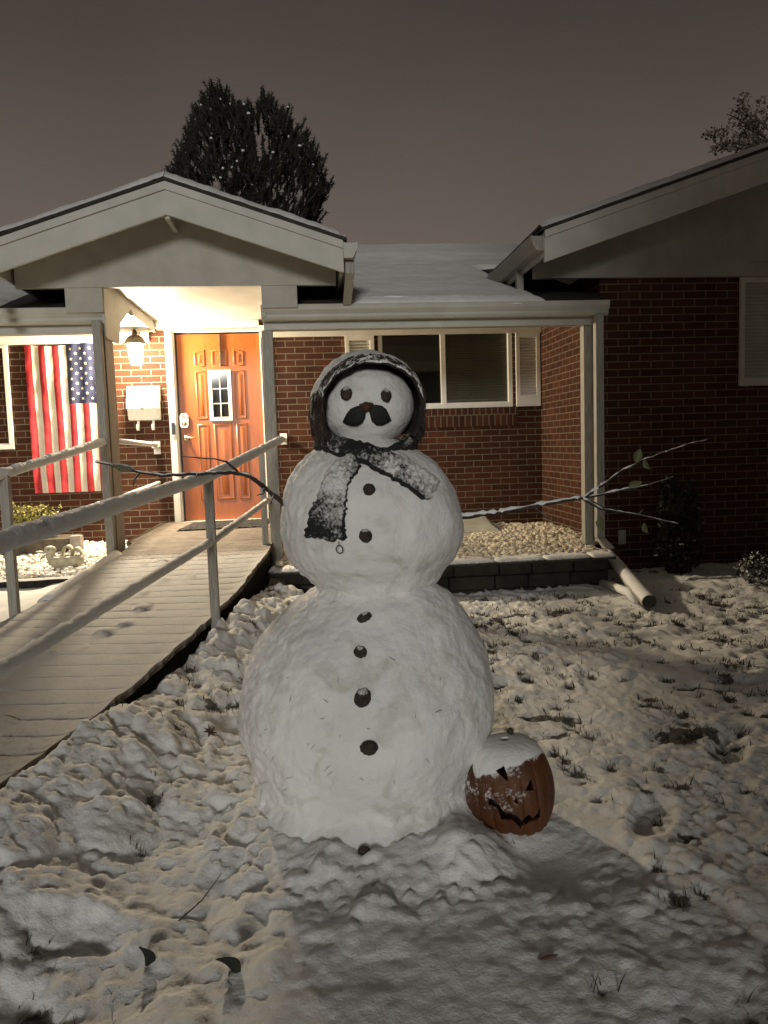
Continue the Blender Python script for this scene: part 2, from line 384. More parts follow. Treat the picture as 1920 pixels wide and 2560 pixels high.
def axis(core, outer_lo, outer_hi, growth=1.09):
    a = []
    for lo, hi, st in core: a += list(np.arange(lo, hi-1e-6, st))
    hi = core[-1][1]; a.append(hi)
    st = core[-1][2]
    while a[-1] < outer_hi: st *= growth; a.append(a[-1]+st)
    st = core[0][2]; lo = [a[0]]
    while lo[-1] > outer_lo: st *= growth; lo.append(lo[-1]-st)
    return np.array(lo[:0:-1]+a)
gx = axis([(-1.35, 1.75, .0105), (1.75, 4.2, .02)], -40, 40)
gy = axis([(1.25, 3.3, .0095), (3.3, 6.1, .018)], -12, 70)
GX, GY = np.meshgrid(gx, gy)
GZ = ground_h(GX, GY)
gm = grass_mask(GX, GY)
thin = sm(.66, .86, gm)
for tx, ty, tr, q in TUFT:
    i0, i1 = np.searchsorted(gy, [ty-3*tr, ty+3*tr]); j0, j1 = np.searchsorted(gx, [tx-3*tr, tx+3*tr])
    if i1 <= i0 or j1 <= j0: continue
    e_ = np.exp(-((GX[i0:i1, j0:j1]-tx)**2+(GY[i0:i1, j0:j1]-ty)**2)/(tr*tr))
    thin[i0:i1, j0:j1] = np.maximum(thin[i0:i1, j0:j1], e_*(.70+.35*q))
GZ = GZ-thin*(.014+.010*fbm(GX*30, GY*30, 0, 2, 91))
core_w = sm(9, 7, np.abs(GX))*sm(12, 8, GY)
mb = MB(); P = np.stack([GX, GY, GZ], -1)
def lawnmat():
    m, t, b = newmat('snowy_lawn'); co = objco(t); sc, nb = snow_nodes(t, co)
    at = N(t, 'ShaderNodeAttribute', _attribute_name='cover').outputs['Fac']
    f = mth(t, 'ADD', at, mth(t, 'MULTIPLY', mth(t, 'SUBTRACT', noise(t, co, 48, 5, .75), .5), 1.1))
    f = ramp(t, f, [(.60, (0, 0, 0)), (.80, (1, 1, 1))]).outputs[0]
    gc = ramp(t, noise(t, co, 90, 3), [(.35, (.03, .026, .016)), (.65, (.10, .085, .06))]).outputs[0]
    L(t, mixc(t, mth(t, 'MULTIPLY', f, .9), sc, gc), b.inputs['Base Color'])
    nb = bump(t, None, noise(t, co, 110, 4, .7), .4, .004, nb)
    L(t, nb, b.inputs['Normal']); b.inputs['Roughness'].default_value = .8; b.inputs['Specular IOR Level'].default_value = .3
    return m
lawn = mb.grid(P).mk('snowy_lawn', lawnmat(), None, True, attr=(thin*core_w).reshape(-1)); lawn['kind'] = 'structure'

def gz(x, y): return float(ground_h(np.array([x]), np.array([y]))[0])
# grass blades poking through
rnd = random.Random(3); mb = MB(); pts = []
cand = np.random.RandomState(4); N0 = 90000
cx_ = cand.uniform(-1.4, 4.2, N0); cy_ = cand.uniform(1.3, 5.75, N0)
mk_ = grass_mask(cx_, cy_); keep = cand.uniform(0, 1, N0) < .20*1.6*sm(.56, .82, mk_)*(.35+.65*(vnoise(cx_*16, cy_*16, 0, 5) > .1))
keep |= (cand.uniform(0, 1, N0) < .014) & (cx_ > .3) & (cy_ > 2.2)
keep &= (cx_ > edge_r(cy_)+.1)
tb = [(tx+rnd.gauss(0, tr*.6), ty+rnd.gauss(0, tr*.6)) for tx, ty, tr, q in TUFT for _ in range(int(5+q*16))]
bx_, by_ = np.concatenate([cx_[keep], [a for a, b in tb]]), np.concatenate([cy_[keep], [b for a, b in tb]]); bz_ = ground_h(bx_, by_)-.015
for x, y, z in zip(bx_, by_, bz_):
    if (x-.18)**2+(y-2.7)**2 < .16: continue
    h = rnd.uniform(.010, .044); a = rnd.uniform(0, 6.28); le = rnd.uniform(.3, 1.6)*h; w = rnd.uniform(.0012, .0024)*(1+.35*max(0, y-2.5))
    dx, dy = math.cos(a), math.sin(a); px, py = -dy*w, dx*w
    mb.add([(x-px, y-py, z), (x+px, y+py, z), (x+dx*le*.35+px*.8, y+dy*le*.35+py*.8, z+h*.6), (x+dx*le*.35-px*.8, y+dy*le*.35-py*.8, z+h*.6), (x+dx*le, y+dy*le, z+h)],
           [(0, 1, 2, 3), (3, 2, 4)])
M_grass = varied('winter_grass', (.022, .022, .010), (.07, .055, .028), 14, .8, 10, 0)
g = mb.mk('grass', M_grass); g['kind'] = 'stuff'; g['label'] = 'dark blades of winter grass poking through thin lawn snow'; g['category'] = 'grass'

# ------------------------------------------------------------------ house
house = thing('house', (0, 7.2, -1.2), 'single storey red brick house with white gabled porch, orange door and snow on its roofs', 'house')
YW = 8.29; YF = 6.56; XS = 2.61
WX0, WX1, WZ0, WZ1 = .80, 2.29, .37, 1.235     # window opening
DX0, DX1, DZ0, DZ1 = -1.46, -.455, -.80, 1.28  # door opening
mb = MB()
mb.box(-7, DX0, YW, YW+.2, -1.3, 1.5); mb.box(DX0, DX1, YW, YW+.2, DZ1, 1.5); mb.box(DX1, WX0, YW, YW+.2, -1.3, 1.5)
mb.box(DX0, DX1, YW, YW+.2, -1.3, DZ0); mb.box(WX0, WX1, YW, YW+.2, -1.3, WZ0); mb.box(WX0, WX1, YW, YW+.2, WZ1, 1.5); mb.box(WX1, XS, YW, YW+.2, -1.3, 1.5)
mb.mk('brick_wall', M_brick, house, label='red brick front wall around the door and window')
mb = MB(); mb.box(XS+.003, XS+.2, YF+.003, YW+.2, -1.3, 1.5)
mb.mk('side_wall', M_brick_side, house, label='narrow brick side wall running back from the corner post')
mb = MB(); mb.box(XS, 9, YF, YF+.2, -1.4, 1.40)
mb.mk('wing_wall', M_brick_wing, house, label='unlit brick front wall of the right wing')
mb = MB(); mb.box(WX0-.06, WX1+.05, YW-.012, YW+.05, WZ0-.205, WZ0-.002)
mb.mk('soldier_course', M_soldier, house)
# frieze boards under the ceiling
mb = MB(); mb.box(-.47, XS, YW-.05, YW-.002, 1.175, 1.30); mb.box(-7, -1.62, YW-.05, YW-.002, 1.145, 1.30)
mb.box(-1.62, -.47, YW-.05, YW-.002, 1.284, 1.345); mb.box(-1.62, -.47, YW-.085, YW-.052, 1.325, 1.357)
mb.mk('frieze_board', M_alu, house, bevel=.003)
# ceilings
mb = MB(); mb.box(-1.55, -.33, 6.24, YW-.003, 1.358, 1.40)
mb.mk('entrance_ceiling', M_paint, house)
mb = MB(); cpf = [(6.46, 1.10), (6.95, 1.25), (YW-.053, 1.25), (YW-.053, 1.29), (6.95, 1.29), (6.46, 1.12)]; mb.prismx(cpf, -.30, XS-.004); mb.prismx(cpf, -7, -1.58)
mb.mk('porch_ceiling', M_paint, house)
# cheek panels at each side of the raised entrance ceiling
mb = MB(); mb.prismx([(6.24, 1.357), (8.28, 1.357), (8.28, 1.25), (7.28, 1.25), (7.20, 1.30), (6.75, 1.10), (6.66, .915), (6.27, .905), (6.24, .92)], -1.575, -1.552)
mb.mk('cheek_panel', M_paint, house, bevel=.003)
mb = MB(); mb.prismx([(6.24, 1.357), (8.28, 1.357), (8.28, 1.25), (7.28, 1.25), (7.20, 1.30), (6.75, 1.10), (6.60, 1.05), (6.47, 1.05), (6.24, 1.05)], -.325, -.302)
mb.mk('cheek_panel', M_paint, house, bevel=.003)
# beams
def beam(x0, x1, name='porch_beam'):
    mb = MB(); mb.box(x0, x1, 6.36, 6.455, .962, 1.12); return mb.mk(name, M_paint, house, bevel=.004)
beam(-.325, 2.50); beam(-7, -1.578)
# gutters: an ogee trough in section
def gutter(x0, x1, y0=6.225, z0=1.028, h=.115, d=.13):
    prof = [(y0+d, z0), (y0+.045, z0), (y0+.03, z0+.02), (y0+.03, z0+.04), (y0+.004, z0+.075), (y0, z0+h-.012), (y0-.004, z0+h), (y0+.008, z0+h), (y0+.014, z0+.08), (y0+.05, z0+.03), (y0+d-.01, z0+.03), (y0+d-.01, z0+h), (y0+d, z0+h)]
    mb = MB(); mb.prismx(prof, x0, x1); mb.prismx([(y0+.002, z0+h-.014), (y0+.01, z0+.06), (y0+.05, z0+.004), (y0+d, z0+.004), (y0+d, z0+h-.014)], x0+.0005, x0+.006)
    mb.prismx([(y0+.002, z0+h-.014), (y0+.01, z0+.06), (y0+.05, z0+.004), (y0+d, z0+.004), (y0+d, z0+h-.014)], x1-.006, x1-.0005)
    return mb.mk('gutter', M_paint, house)
gutter(-.335, 2.565); gutter(-7, -1.565)
# posts
def post(x0, x1, y0, y1, z0, z1): mb = MB(); mb.box(x0, x1, y0, y1, z0, z1); return mb.mk('porch_post', M_wood, house, bevel=.004)
post(-.345, -.255, 6.362, 6.452, -1.0, .962)
post(2.40, 2.488, 6.40, 6.488, -.95, .962)
post(-1.635, -1.572, 6.15, 6.225, -.90, 1.03)
post(-1.635, -1.572, 6.27, 6.53, -.90, .962)
mb = MB(); mb.box(-1.625, -1.585, 6.226, 6.269, -.90, 1.0); mb.mk('post_filler', M_wood, house)
# downspout at the right corner
mb = MB(); mb.box(2.445, 2.515, 6.235, 6.30, -.86, 1.03)
mb.add([(2.445,6.235,-.86),(2.515,6.235,-.86),(2.515,6.30,-.86),(2.445,6.30,-.86),(2.475,6.12,-.945),(2.56,6.12,-.945),(2.56,6.19,-.955),(2.475,6.19,-.955)], [(0,1,5,4),(1,2,6,5),(2,3,7,6),(3,0,4,7),(4,5,6,7)])
mb.mk('downspout', M_wood, house, bevel=.004)
# lower roof (bare shingles where the gables shelter it) and its snow
SL = .333
def rz(y): return 1.125+SL*(y-6.22)
mb = MB()
for a, b in ((-7, -1.58), (-.30, XS-.005)): mb.prismx([(6.24, 1.105), (6.24, 1.135), (8.5, rz(8.5)), (8.5, rz(8.5)-.05)], a, b)
mb.prismx([(8.502, rz(8.5)-.05), (8.502, rz(8.5)), (12.0, rz(12.0)), (18, rz(12.0)-2), (18, rz(12.0)-2.05), (12.0, rz(12.0)-.05)], -7, 9)
mb.mk('shingle_roof', M_shingle, house)
def snow_sheet(fz, x0, x1, y0, y1, nx, ny, thick, seed, edge=.04, name='roof_snow', wob=.02, amp=.012, xl=None, xr=None):
    xs = np.linspace(0, 1, nx); ys = np.linspace(y0, y1, ny); A, Y = np.meshgrid(xs, ys)
    lo = (xl(Y) if xl else x0)+wob*fbm(Y*6, Y*0+seed, 0, 3, seed); hi = (xr(Y) if xr else x1)+wob*fbm(Y*6, Y*0+seed+5, 0, 3, seed+3)
    X = lo+(hi-lo)*A
    Y2 = Y+np.where(Y < y0+.12, wob*fbm(X*8, X*0+seed, 0, 3, seed+9), 0)
    ex = np.minimum(X-lo, hi-X); ey = Y-y0
    t = thick*np.sqrt(np.clip(np.minimum(ex, ey)/edge, 0, 1))
    Z = fz(X, Y2)+t+amp*fbm(X*3, Y*3, 0, 4, seed+2)*np.clip(t/thick, 0, 1)+.004*fbm(X*18, Y*18, 0, 3, seed+1)
    return MB().grid(np.stack([X, Y2, Z], -1)).mk(name, M_snow, house, True)
def lowroof(X, Y): return 1.132+SL*(Y-6.22)-.012+.03*sm(9.95, 9.75, Y)*sm(9.3, 9.75, Y)-.05*sm(9.7, 10.0, Y)+.045*sm(10.1, 10.7, Y)
snow_sheet(lowroof, .44, 1.9, 6.245, 12.1, 130, 330, .055, 7, .12, xl=lambda Y: .40+0*Y-6*sm(8.8, 9.4, Y), xr=lambda Y: 2.02-.30*sm(6.9, 6.3, Y)*0+.0*Y+5*sm(8.6, 10.5, Y), wob=.05)
snow_sheet(lambda X, Y: 1.132+SL*(Y-6.22)-.012, -7, -2.4, 6.245, 9.0, 120, 80, .05, 17, .12)

# a cross gable: ridge along y
def gable(xr, zr, xl, xright, y0, y1, yt, ztymp, tymp_x0, tymp_x1, paint, panel, right=True, seed=0, bb=.235):
    half = {}
    for side, xe in ((-1, xl), (1, xright)):
        ze = zr-abs(xe-xr)*SL
        mb = MB()   # roof slab with shingle edge
        mb.prism([(xr, zr+.022), (xe+side*.03, ze+.012), (xe+side*.03, ze-.012), (xr, zr-.002)][::side], y0-.03, y1)
        mb.mk('gable_roof', M_shingle, house)
        mb = MB(); mb.prism([(xr, zr-.004), (xe, ze-.004), (xe, ze-bb), (xr, zr-bb)][::side], y0, y0+.03)
        mb.mk('barge_board', paint, house)
        mb = MB(); mb.prism([(xr, zr-.004), (xe, ze-.004), (xe, ze-.062), (xr, zr-.062)][::side], y0-.016, y0-.001)
        mb.mk('barge_trim', paint, house)
        mb = MB(); mb.prism([(xr, zr-.075), (xe, ze-.075), (xe, ze-.095), (xr, zr-.095)][::side], y0+.032, y1-.2)
        mb.mk('soffit', paint, house)
        mb = MB(); mb.box(min(xe-side*.02, xe), max(xe-side*.02, xe), y0+.032, y1-.3, ze-.20, ze-.014)
        mb.mk('eave_board', paint, house)
        # snow on this slope
        X0, X1 = (xe, xr) if side < 0 else (xr, xe)
        def fz(X, Y, xe=xe, ze=ze, side=side): return zr+.020-np.abs(X-xr)*SL
        nx = 110; xs = np.linspace(X0+(.0 if side > 0 else -.02), X1+(.02 if side > 0 else 0), nx); ys = np.linspace(y0-.035, y1, 60)
        A, Y = np.meshgrid(xs, ys)
        fr = .022*fbm(A*7, A*0+seed, 0, 3, seed+side)+.008*fbm(A*30, A*0, 0, 2, seed)
        Y2 = Y+np.clip(1-(Y-y0)/.3, 0, 1)*(fr-.0)
        ed = np.clip(np.minimum(Y-(y0-.035), np.abs(A-xe)+.004)/.05, 0, 1)**.5
        Z = fz(A, Y)+ed*(.058+.014*fbm(A*2.5, Y*2.5, 0, 3, seed+4)+.006*fbm(A*14, Y*14, 0, 3, seed+5))
        MB().grid(np.stack([A, Y2, Z], -1)).mk('roof_snow', M_snow, house, True)
    mb = MB()
    def zt(x): return zr-.098-abs(x-xr)*SL
    mb.prism([(tymp_x0, ztymp), (tymp_x1, ztymp), (tymp_x1, zt(tymp_x1)), (xr, zt(xr)), (tymp_x0, zt(tymp_x0))], yt, yt+.05)
    mb.mk('gable_panel', panel, house)
gable(-.962, 1.957, -2.245, .32, 5.80, 9.6, 6.20, 1.288, -2.20, .275, M_paint, M_stucco, seed=3)
mb = MB(); mb.box(-.98, -.945, 5.832, 6.198, 1.70, 1.745); mb.mk('ridge_beam', M_paint, house)
# box returns between the gable panel and the gutters
for x0, x1 in ((-1.835, -1.555), (-.322, -.04)):
    mb = MB(); mb.box(x0, x1, 6.203, 6.36, 1.115 if x0 > -1 else 1.10, 1.286); mb.mk('box_return', M_stucco, house)
mb = MB(); mb.box(-1.58, -.296, 6.212, 6.238, 1.290, 1.40); mb.mk('header_board', M_stucco, house)
# wing gable
gable(5.4, 2.808, 1.935, 8.9, 6.0, 11.5, 6.50, 1.385, 2.0, 8.8, M_shutgrey, M_wingpaint, seed=30, bb=.25)
mb = MB(); mb.box(3.95, 8.8, 6.485, 6.498, 1.50, 1.506); mb.mk('panel_seam', M_wingpaint, house)
# eave gutters of the two gables
def side_gutter(xo, z0, y0, y1, side, m):
    s = side
    prof = [(xo, z0), (xo+s*.07, z0), (xo+s*.085, z0+.03), (xo+s*.105, z0+.07), (xo+s*.11, z0+.115), (xo+s*.10, z0+.115), (xo+s*.095, z0+.06), (xo+s*.06, z0+.02), (xo+s*.01, z0+.02), (xo+s*.01, z0+.115), (xo, z0+.115)]
    mb = MB(); mb.prism(prof[::s], y0, y1); mb.prism([(xo+s*.002, z0+.002), (xo+s*.069, z0+.002), (xo+s*.104, z0+.072), (xo+s*.106, z0+.11), (xo+s*.002, z0+.11)][::s], y0+.001, y0+.006)
    mb.mk('gutter', m, house)
side_gutter(.322, 1.40, 5.79, 7.1, 1, M_paint); side_gutter(-2.247, 1.40, 5.79, 7.1, -1, M_paint)
side_gutter(1.932, 1.495, 5.99, 7.55, -1, M_wood)
def spout(x0, x1, y0, y1, z0, z1): mb = MB(); mb.box(x0, x1, y0, y1, z0, z1); mb.mk('downspout', M_wood, house, bevel=.004)
spout(.335, .405, 5.87, 5.93, 1.30, 1.40)
mb = MB(); mb.add([(.335,5.87,1.30),(.405,5.87,1.30),(.405,5.93,1.30),(.335,5.93,1.30),(.325,6.20,1.13),(.39,6.20,1.13),(.39,6.26,1.13),(.325,6.26,1.13)], [(0,1,5,4),(1,2,6,5),(2,3,7,6),(3,0,4,7),(4,5,6,7)]); mb.mk('downspout', M_wood, house)
spout(-2.335, -2.265, 5.87, 5.93, 1.05, 1.40)
spout(1.895, 1.955, 6.66, 6.72, 1.24, 1.50)

# windows with frames, panes and blinds
def window(x0, x1, z0, z1, y, mull, blind_from, name='window', fr=.045):
    w = MB(); w.box(x0, x1, y-.02, y+.06, z0, z0+fr); w.box(x0, x1, y-.02, y+.06, z1-fr*.6, z1)
    w.box(x0, x0+fr, y-.02, y+.06, z0+fr, z1-fr*.6); w.box(x1-fr, x1, y-.02, y+.06, z0+fr, z1-fr*.6)
    if mull: w.box(mull-.028, mull+.028, y-.012, y+.05, z0+fr, z1-fr*.6)
    w.box(x0+fr+.002, x1-fr-.002, y-.004, y+.04, z0+fr-.001, z0+fr+.018)
    fo = w.mk(name, M_alu, house, bevel=.003)
    m = MB(); m.box(x0+fr, (mull-.028) if mull else x1-fr, y+.03, y+.036, z0+fr+.002, z1-fr*.6); m.mk('pane', M_glass_dark, fo)
    if mull: m = MB(); m.box(mull+.028, x1-fr, y+.02, y+.024, z0+fr+.002, z1-fr*.6); m.mk('pane', M_pane, fo)
    m = MB(); n = int((z1-z0-.09)/.027)
    for i in range(n):
        zz = z0+fr+.02+i*.027
        m.add([(blind_from, y+.052, zz), (x1-fr-.002, y+.052, zz), (x1-fr-.002, y+.062, zz+.025), (blind_from, y+.062, zz+.025)], [(0, 1, 2, 3)])
    m.mk('blind', M_blind, fo)
    return fo
def panemat():
    m, t, b = newmat('window_pane'); co = objco(t)
    b.inputs['Base Color'].default_value = (.06, .06, .05, 1); b.inputs['Roughness'].default_value = .08
    tr = N(t, 'ShaderNodeBsdfTransparent'); mx = N(t, 'ShaderNodeMixShader'); L(t, mth(t, 'MULTIPLY_ADD', noise(t, co, 2, 2), .1, .78), mx.inputs[0])
    L(t, b.outputs[0], mx.inputs[1]); L(t, tr.outputs[0], mx.inputs[2]); L(t, mx.outputs[0], t.nodes['Material Output'].inputs[0])
    return m
M_pane = panemat()
window(WX0, WX1, WZ0, WZ1, YW+.02, 1.515, 1.56)
window(-4.2, -3.06, .07, 1.14, YW-.02, None, -4.1)
# louvred shutters
def shutter(x0, x1, z0, z1, y, m):
    s = MB(); b = .045
    s.box(x0, x0+b, y-.03, y-.002, z0, z1); s.box(x1-b, x1, y-.03, y-.002, z0, z1)
    s.box(x0+b, x1-b, y-.03, y-.002, z0, z0+.12 if z1-z0 < .9 else z0+.07); s.box(x0+b, x1-b, y-.03, y-.002, z1-.05, z1)
    so = s.mk('shutter', m, house, bevel=.002)
    l = MB(); z = z0+(.12 if z1-z0 < .9 else .07)
    while z < z1-.06:
        l.add([(x0+b, y-.027, z), (x1-b, y-.027, z), (x1-b, y-.010, z+.020), (x0+b, y-.010, z+.020), (x0+b, y-.023, z-.003), (x1-b, y-.023, z-.003), (x1-b, y-.006, z+.017), (x0+b, y-.006, z+.017)],
              [(0, 1, 2, 3), (7, 6, 5, 4), (0, 4, 5, 1)]); z += .0315
    l.box(x0+b-.001, x1-b+.001, y-.004, y-.001, z0+.05, z1-.03); l.mk('louvres', m, so)
    return so
shutter(.44, .755, .37, 1.175, YW, M_alu)['label'] = 'white louvred shutter beside the left end of the window'
shutter(2.325, 2.60, .37, 1.175, YW, M_alu)['label'] = 'white louvred shutter in the corner of the porch'
shutter(3.90, 4.25, .42, 1.383, YF-.005, M_shutgrey)['label'] = 'grey louvred shutter on the dark wing wall'
window(4.27, 5.9, .44, 1.383, YF-.01, 5.1, 5.12)

# door with frame, panels, glass lite and hardware
mb = MB()
mb.box(DX0, -1.37, YW-.03, YW+.06, DZ0, 1.245); mb.box(-.47, DX1, YW-.03, YW+.06, DZ0, 1.245); mb.box(DX0, DX1, YW-.03, YW+.06, 1.246, 1.284)
mb.box(-1.425, -1.385, YW-.048, YW-.031, DZ0+.03, 1.235); mb.box(-1.43, -.46, YW-.045, YW-.031, 1.25, 1.268)
df = mb.mk('door_frame', M_alu, house, bevel=.004)
mb = MB(); mb.box(-1.37, -.47, YW-.05, YW+.06, DZ0, -.765); mb.mk('threshold', M_alu, df, bevel=.003)
mb = MB(); mb.box(-1.369, -1.350, YW+.045, YW+.07, -.764, 1.245); mb.mk('weather_strip', M_black, df)
door = MB().box(-1.349, -.472, YW+.03, YW+.075, -.763, 1.228).mk('door', M_door, house)
def raised(mb, x0, x1, z0, z1, arch=0, y=YW+.03):
    """one moulded panel: outer bead, sunk groove and raised field"""
    n = 14 if arch else 1
    def loop(ins):
        a, b, c, d = x0+ins, x1-ins, z0+ins, z1-ins; top = []
        for i in range(n+1):
            s = i/n; x = b+(a-b)*s
            g = x0 + (x-x0); k = arch(x) if arch else 0
            top.append((x, d+k))
        return [(a, c), (b, c)]+top
    ls = [(0, 0), (.008, -.007), (.018, -.007), (.026, .006), (.045, .006), (.075, -.006)]
    if x1-x0 < .15: ls = [(0, 0), (.006, -.007), (.014, -.007), (.02, .006), (.03, .006), (.048, -.006)]
    loops = [[(x, y-.0007+dy, z) for x, z in loop(i)] for i, dy in ls]; k = len(loops[0])
    vs = [p for l in loops for p in l]
    fs = [(a*k+i, a*k+(i+1)%k, (a+1)*k+(i+1)%k, (a+1)*k+i) for a in range(len(loops)-1) for i in range(k)]
    mb.add(vs, fs+[tuple((len(loops)-1)*k+i for i in range(k))])
def arc(x): return .055*(1-((x+.91)/.31)**2)-.02
for x0, x1, z0, z1, a in ((-1.175, -1.06, .885, 1.045, arc), (-.995, -.825, .885, 1.06, None), (-.765, -.65, .885, 1.045, arc),
                          (-1.175, -1.055, .325, .84, 0), (-.765, -.645, .325, .84, 0),
                          (-1.175, -1.055, -.545, .275, 0), (-1.005, -.81, -.545, .275, 0), (-.765, -.645, -.545, .275, 0)):
    m = MB(); raised(m, x0, x1, z0, z1, a or 0); m.mk('door_panel', M_door, door, True)
m = MB()
for a, b, c, d in ((-1.035, -.795, .805, .845), (-1.035, -.795, .305, .345), (-1.035, -.998, .345, .805), (-.832, -.795, .345, .805)): m.box(a, b, YW+.006, YW+.029, c, d)
for zc in (.49, .648): m.box(-.998, -.832, YW+.012, YW+.024, zc-.005, zc+.005)
m.box(-.92, -.911, YW+.011, YW+.0235, .345, .805)
lite = m.mk('door_lite', M_mail, door, bevel=.003)
MB().box(-.998, -.832, YW+.022, YW+.028, .345, .805).mk('pane', M_glass_dark, lite)
m = MB(); m.prism([(-1.345, .24), (-1.275, .24), (-1.262, .27), (-1.262, .37), (-1.285, .40), (-1.335, .40), (-1.358, .37), (-1.358, .27)], YW+.004, YW+.029)
lock = m.mk('keypad_lock', M_brass, door, bevel=.004)
m = MB()
for i in range(5):
    for j in range(2): m.box(-1.337+i*.011, -1.329+i*.011, YW+.0015, YW+.0035, .347+j*.014, .356+j*.014)
m.mk('keypad_buttons', M_black, lock)
m = MB(); m.ell((-1.31, YW, .285), (.026, .012, .026), 16, 8); m.mk('lock_cylinder', M_brass, lock, True)
m = MB(); m.ell((-1.30, YW+.02, .133), (.033, .02, .033), 18, 8); m.tube([(-1.30, YW+.01, .133), (-1.30, YW-.045, .133)], .011)
m.tube([(-1.30, YW-.04, .133), (-1.26, YW-.05, .137), (-1.22, YW-.05, .130), (-1.185, YW-.045, .146)], [.011, .010, .008, .006]); m.mk('door_handle', M_brass, door, True)
m = MB(); m.box(-.905, -.893, YW+.005, YW+.028, .89, 1.225); m.tube([(-.899, YW+.01, .89), (-.899, YW-.02, .88), (-.899, YW-.02, .905)], .005, 6); m.mk('wreath_hanger', M_bronze, door)
m = MB(); m.box(-1.435, -1.40, YW-.062, YW-.0485, .17, .30); m.mk('doorbell', M_black, df, bevel=.005)
m = MB(); m.box(-1.433, -1.402, YW-.0635, YW-.0482, .163, .169); m.mk('doorbell_mount', M_mail, df)

# ------------------------------------------------------------------ wall lantern
LX, LY = -1.72, 8.05
lan = thing('wall_lantern', (LX, YW-.02, .88), 'lit bronze coach lantern with glowing glass above the mailbox', 'lantern')
m = MB(); m.box(LX-.035, LX+.035, YW-.022, YW-.002, 1.14, 1.30); m.mk('backplate', M_bronze, lan, bevel=.01)
m = MB(); m.tube([(LX, YW-.02, 1.20), (LX, YW-.06, 1.27), (LX, YW-.11, 1.315), (LX, YW-.16, 1.31), (LX, LY, 1.28), (LX, LY, 1.22)], [.018, .018, .02, .02, .018, .02], 10); m.mk('arm', M_bronze, lan, True)
m = MB(); m.lathe([(.008, 1.245), (.022, 1.235), (.026, 1.205), (.03, 1.19), (.05, 1.185), (.078, 1.165), (.098, 1.14), (.104, 1.118), (.122, 1.108), (.122, 1.10), (.1, 1.098)], (LX, LY, 0), 28); m.mk('dome', M_bronze, lan, True)
def glassmat():
    m, t, b = newmat('lit_glass'); co = objco(t)
    e = N(t, 'ShaderNodeEmission', Strength=14.0); L(t, ramp(t, noise(t, co, 14, 2), [(.3, (1, .72, .40)), (.7, (1, .82, .52))]).outputs[0], e.inputs[0])
    tr = N(t, 'ShaderNodeBsdfTransparent'); a = N(t, 'ShaderNodeAddShader'); L(t, e.outputs[0], a.inputs[0]); L(t, tr.outputs[0], a.inputs[1])
    L(t, a.outputs[0], t.nodes['Material Output'].inputs[0]); return m
m = MB(); n = 6
vs = [(LX+r*math.cos(math.pi/6+2*math.pi*k/n), LY+r*math.sin(math.pi/6+2*math.pi*k/n), z) for r, z in ((.088, 1.097), (.062, .89)) for k in range(n)]
m.add(vs, [(k, (k+1)%n, n+(k+1)%n, n+k) for k in range(n)]+[tuple(n+k for k in range(n))]); m.mk('glass', glassmat(), lan)
m = MB()
for k in range(n): m.tube([vs[k], vs[n+k]], .0028, 5)
for k in range(n): m.tube([vs[n+k], vs[n+(k+1)%n]], .003, 5)
m.mk('cage', M_bronze, lan)
pl = bpy.data.lights.new('bulb', 'POINT'); pl.energy = LAMP; pl.color = (1, .83, .59); pl.shadow_soft_size = .10
pl.use_nodes = True; lt = pl.node_tree; em = [n_ for n_ in lt.nodes if n_.type == 'EMISSION'][0]
fo_ = N(lt, 'ShaderNodeLightFalloff', Strength=1.0, Smooth=.52); lt.links.new(fo_.outputs['Quadratic'], em.inputs['Strength'])
po = bpy.data.objects.new('bulb', pl); COL.objects.link(po); po.parent = lan; po.location = (0, LY-(YW-.02), .995-.88)

# ------------------------------------------------------------------ mailbox
mail = thing('mailbox', (-1.705, YW-.02, .33), 'white wall mailbox with sloping lid and two newspaper hooks below the lantern', 'mailbox')
m = MB(); m.prismx([(YW-.003, .33), (YW-.085, .335), (YW-.125, .455), (YW-.003, .54)], -1.868, -1.545); m.mk('body', M_mail, mail, bevel=.004)
m = MB(); m.prismx([(YW-.003, .685), (YW-.03, .685), (YW-.105, .545), (YW-.132, .455), (YW-.128, .45), (YW-.003, .543)], -1.875, -1.538); m.box(-1.877, -1.536, YW-.034, YW-.001, .674, .69); m.mk('lid', M_mail, mail, bevel=.003)
m = MB(); m.ell((-1.71, YW-.137, .465), (.016, .004, .027), 12, 6); m.ell((-1.705, YW-.128, .498), (.006, .006, .006), 8, 5); m.mk('emblem', M_brass, mail, True)
for hx in (-1.782, -1.625):
    m = MB(); pts = [(YW-.02, .335), (YW-.022, .25), (YW-.035, .228), (YW-.06, .228), (YW-.075, .25), (YW-.075, .29)]
    for (a, b), (c, d) in zip(pts[:-1], pts[1:]): m.add([(hx-.013, a, b), (hx+.013, a, b), (hx+.013, c, d), (hx-.013, c, d), (hx-.013, a-.004, b-.002), (hx+.013, a-.004, b-.002), (hx+.013, c-.004, d-.002), (hx-.013, c-.004, d-.002)], [(0,1,2,3),(7,6,5,4),(0,4,5,1),(1,5,6,2),(2,6,7,3),(3,7,4,0)])
    m.mk('newspaper_hook', M_mail, mail)

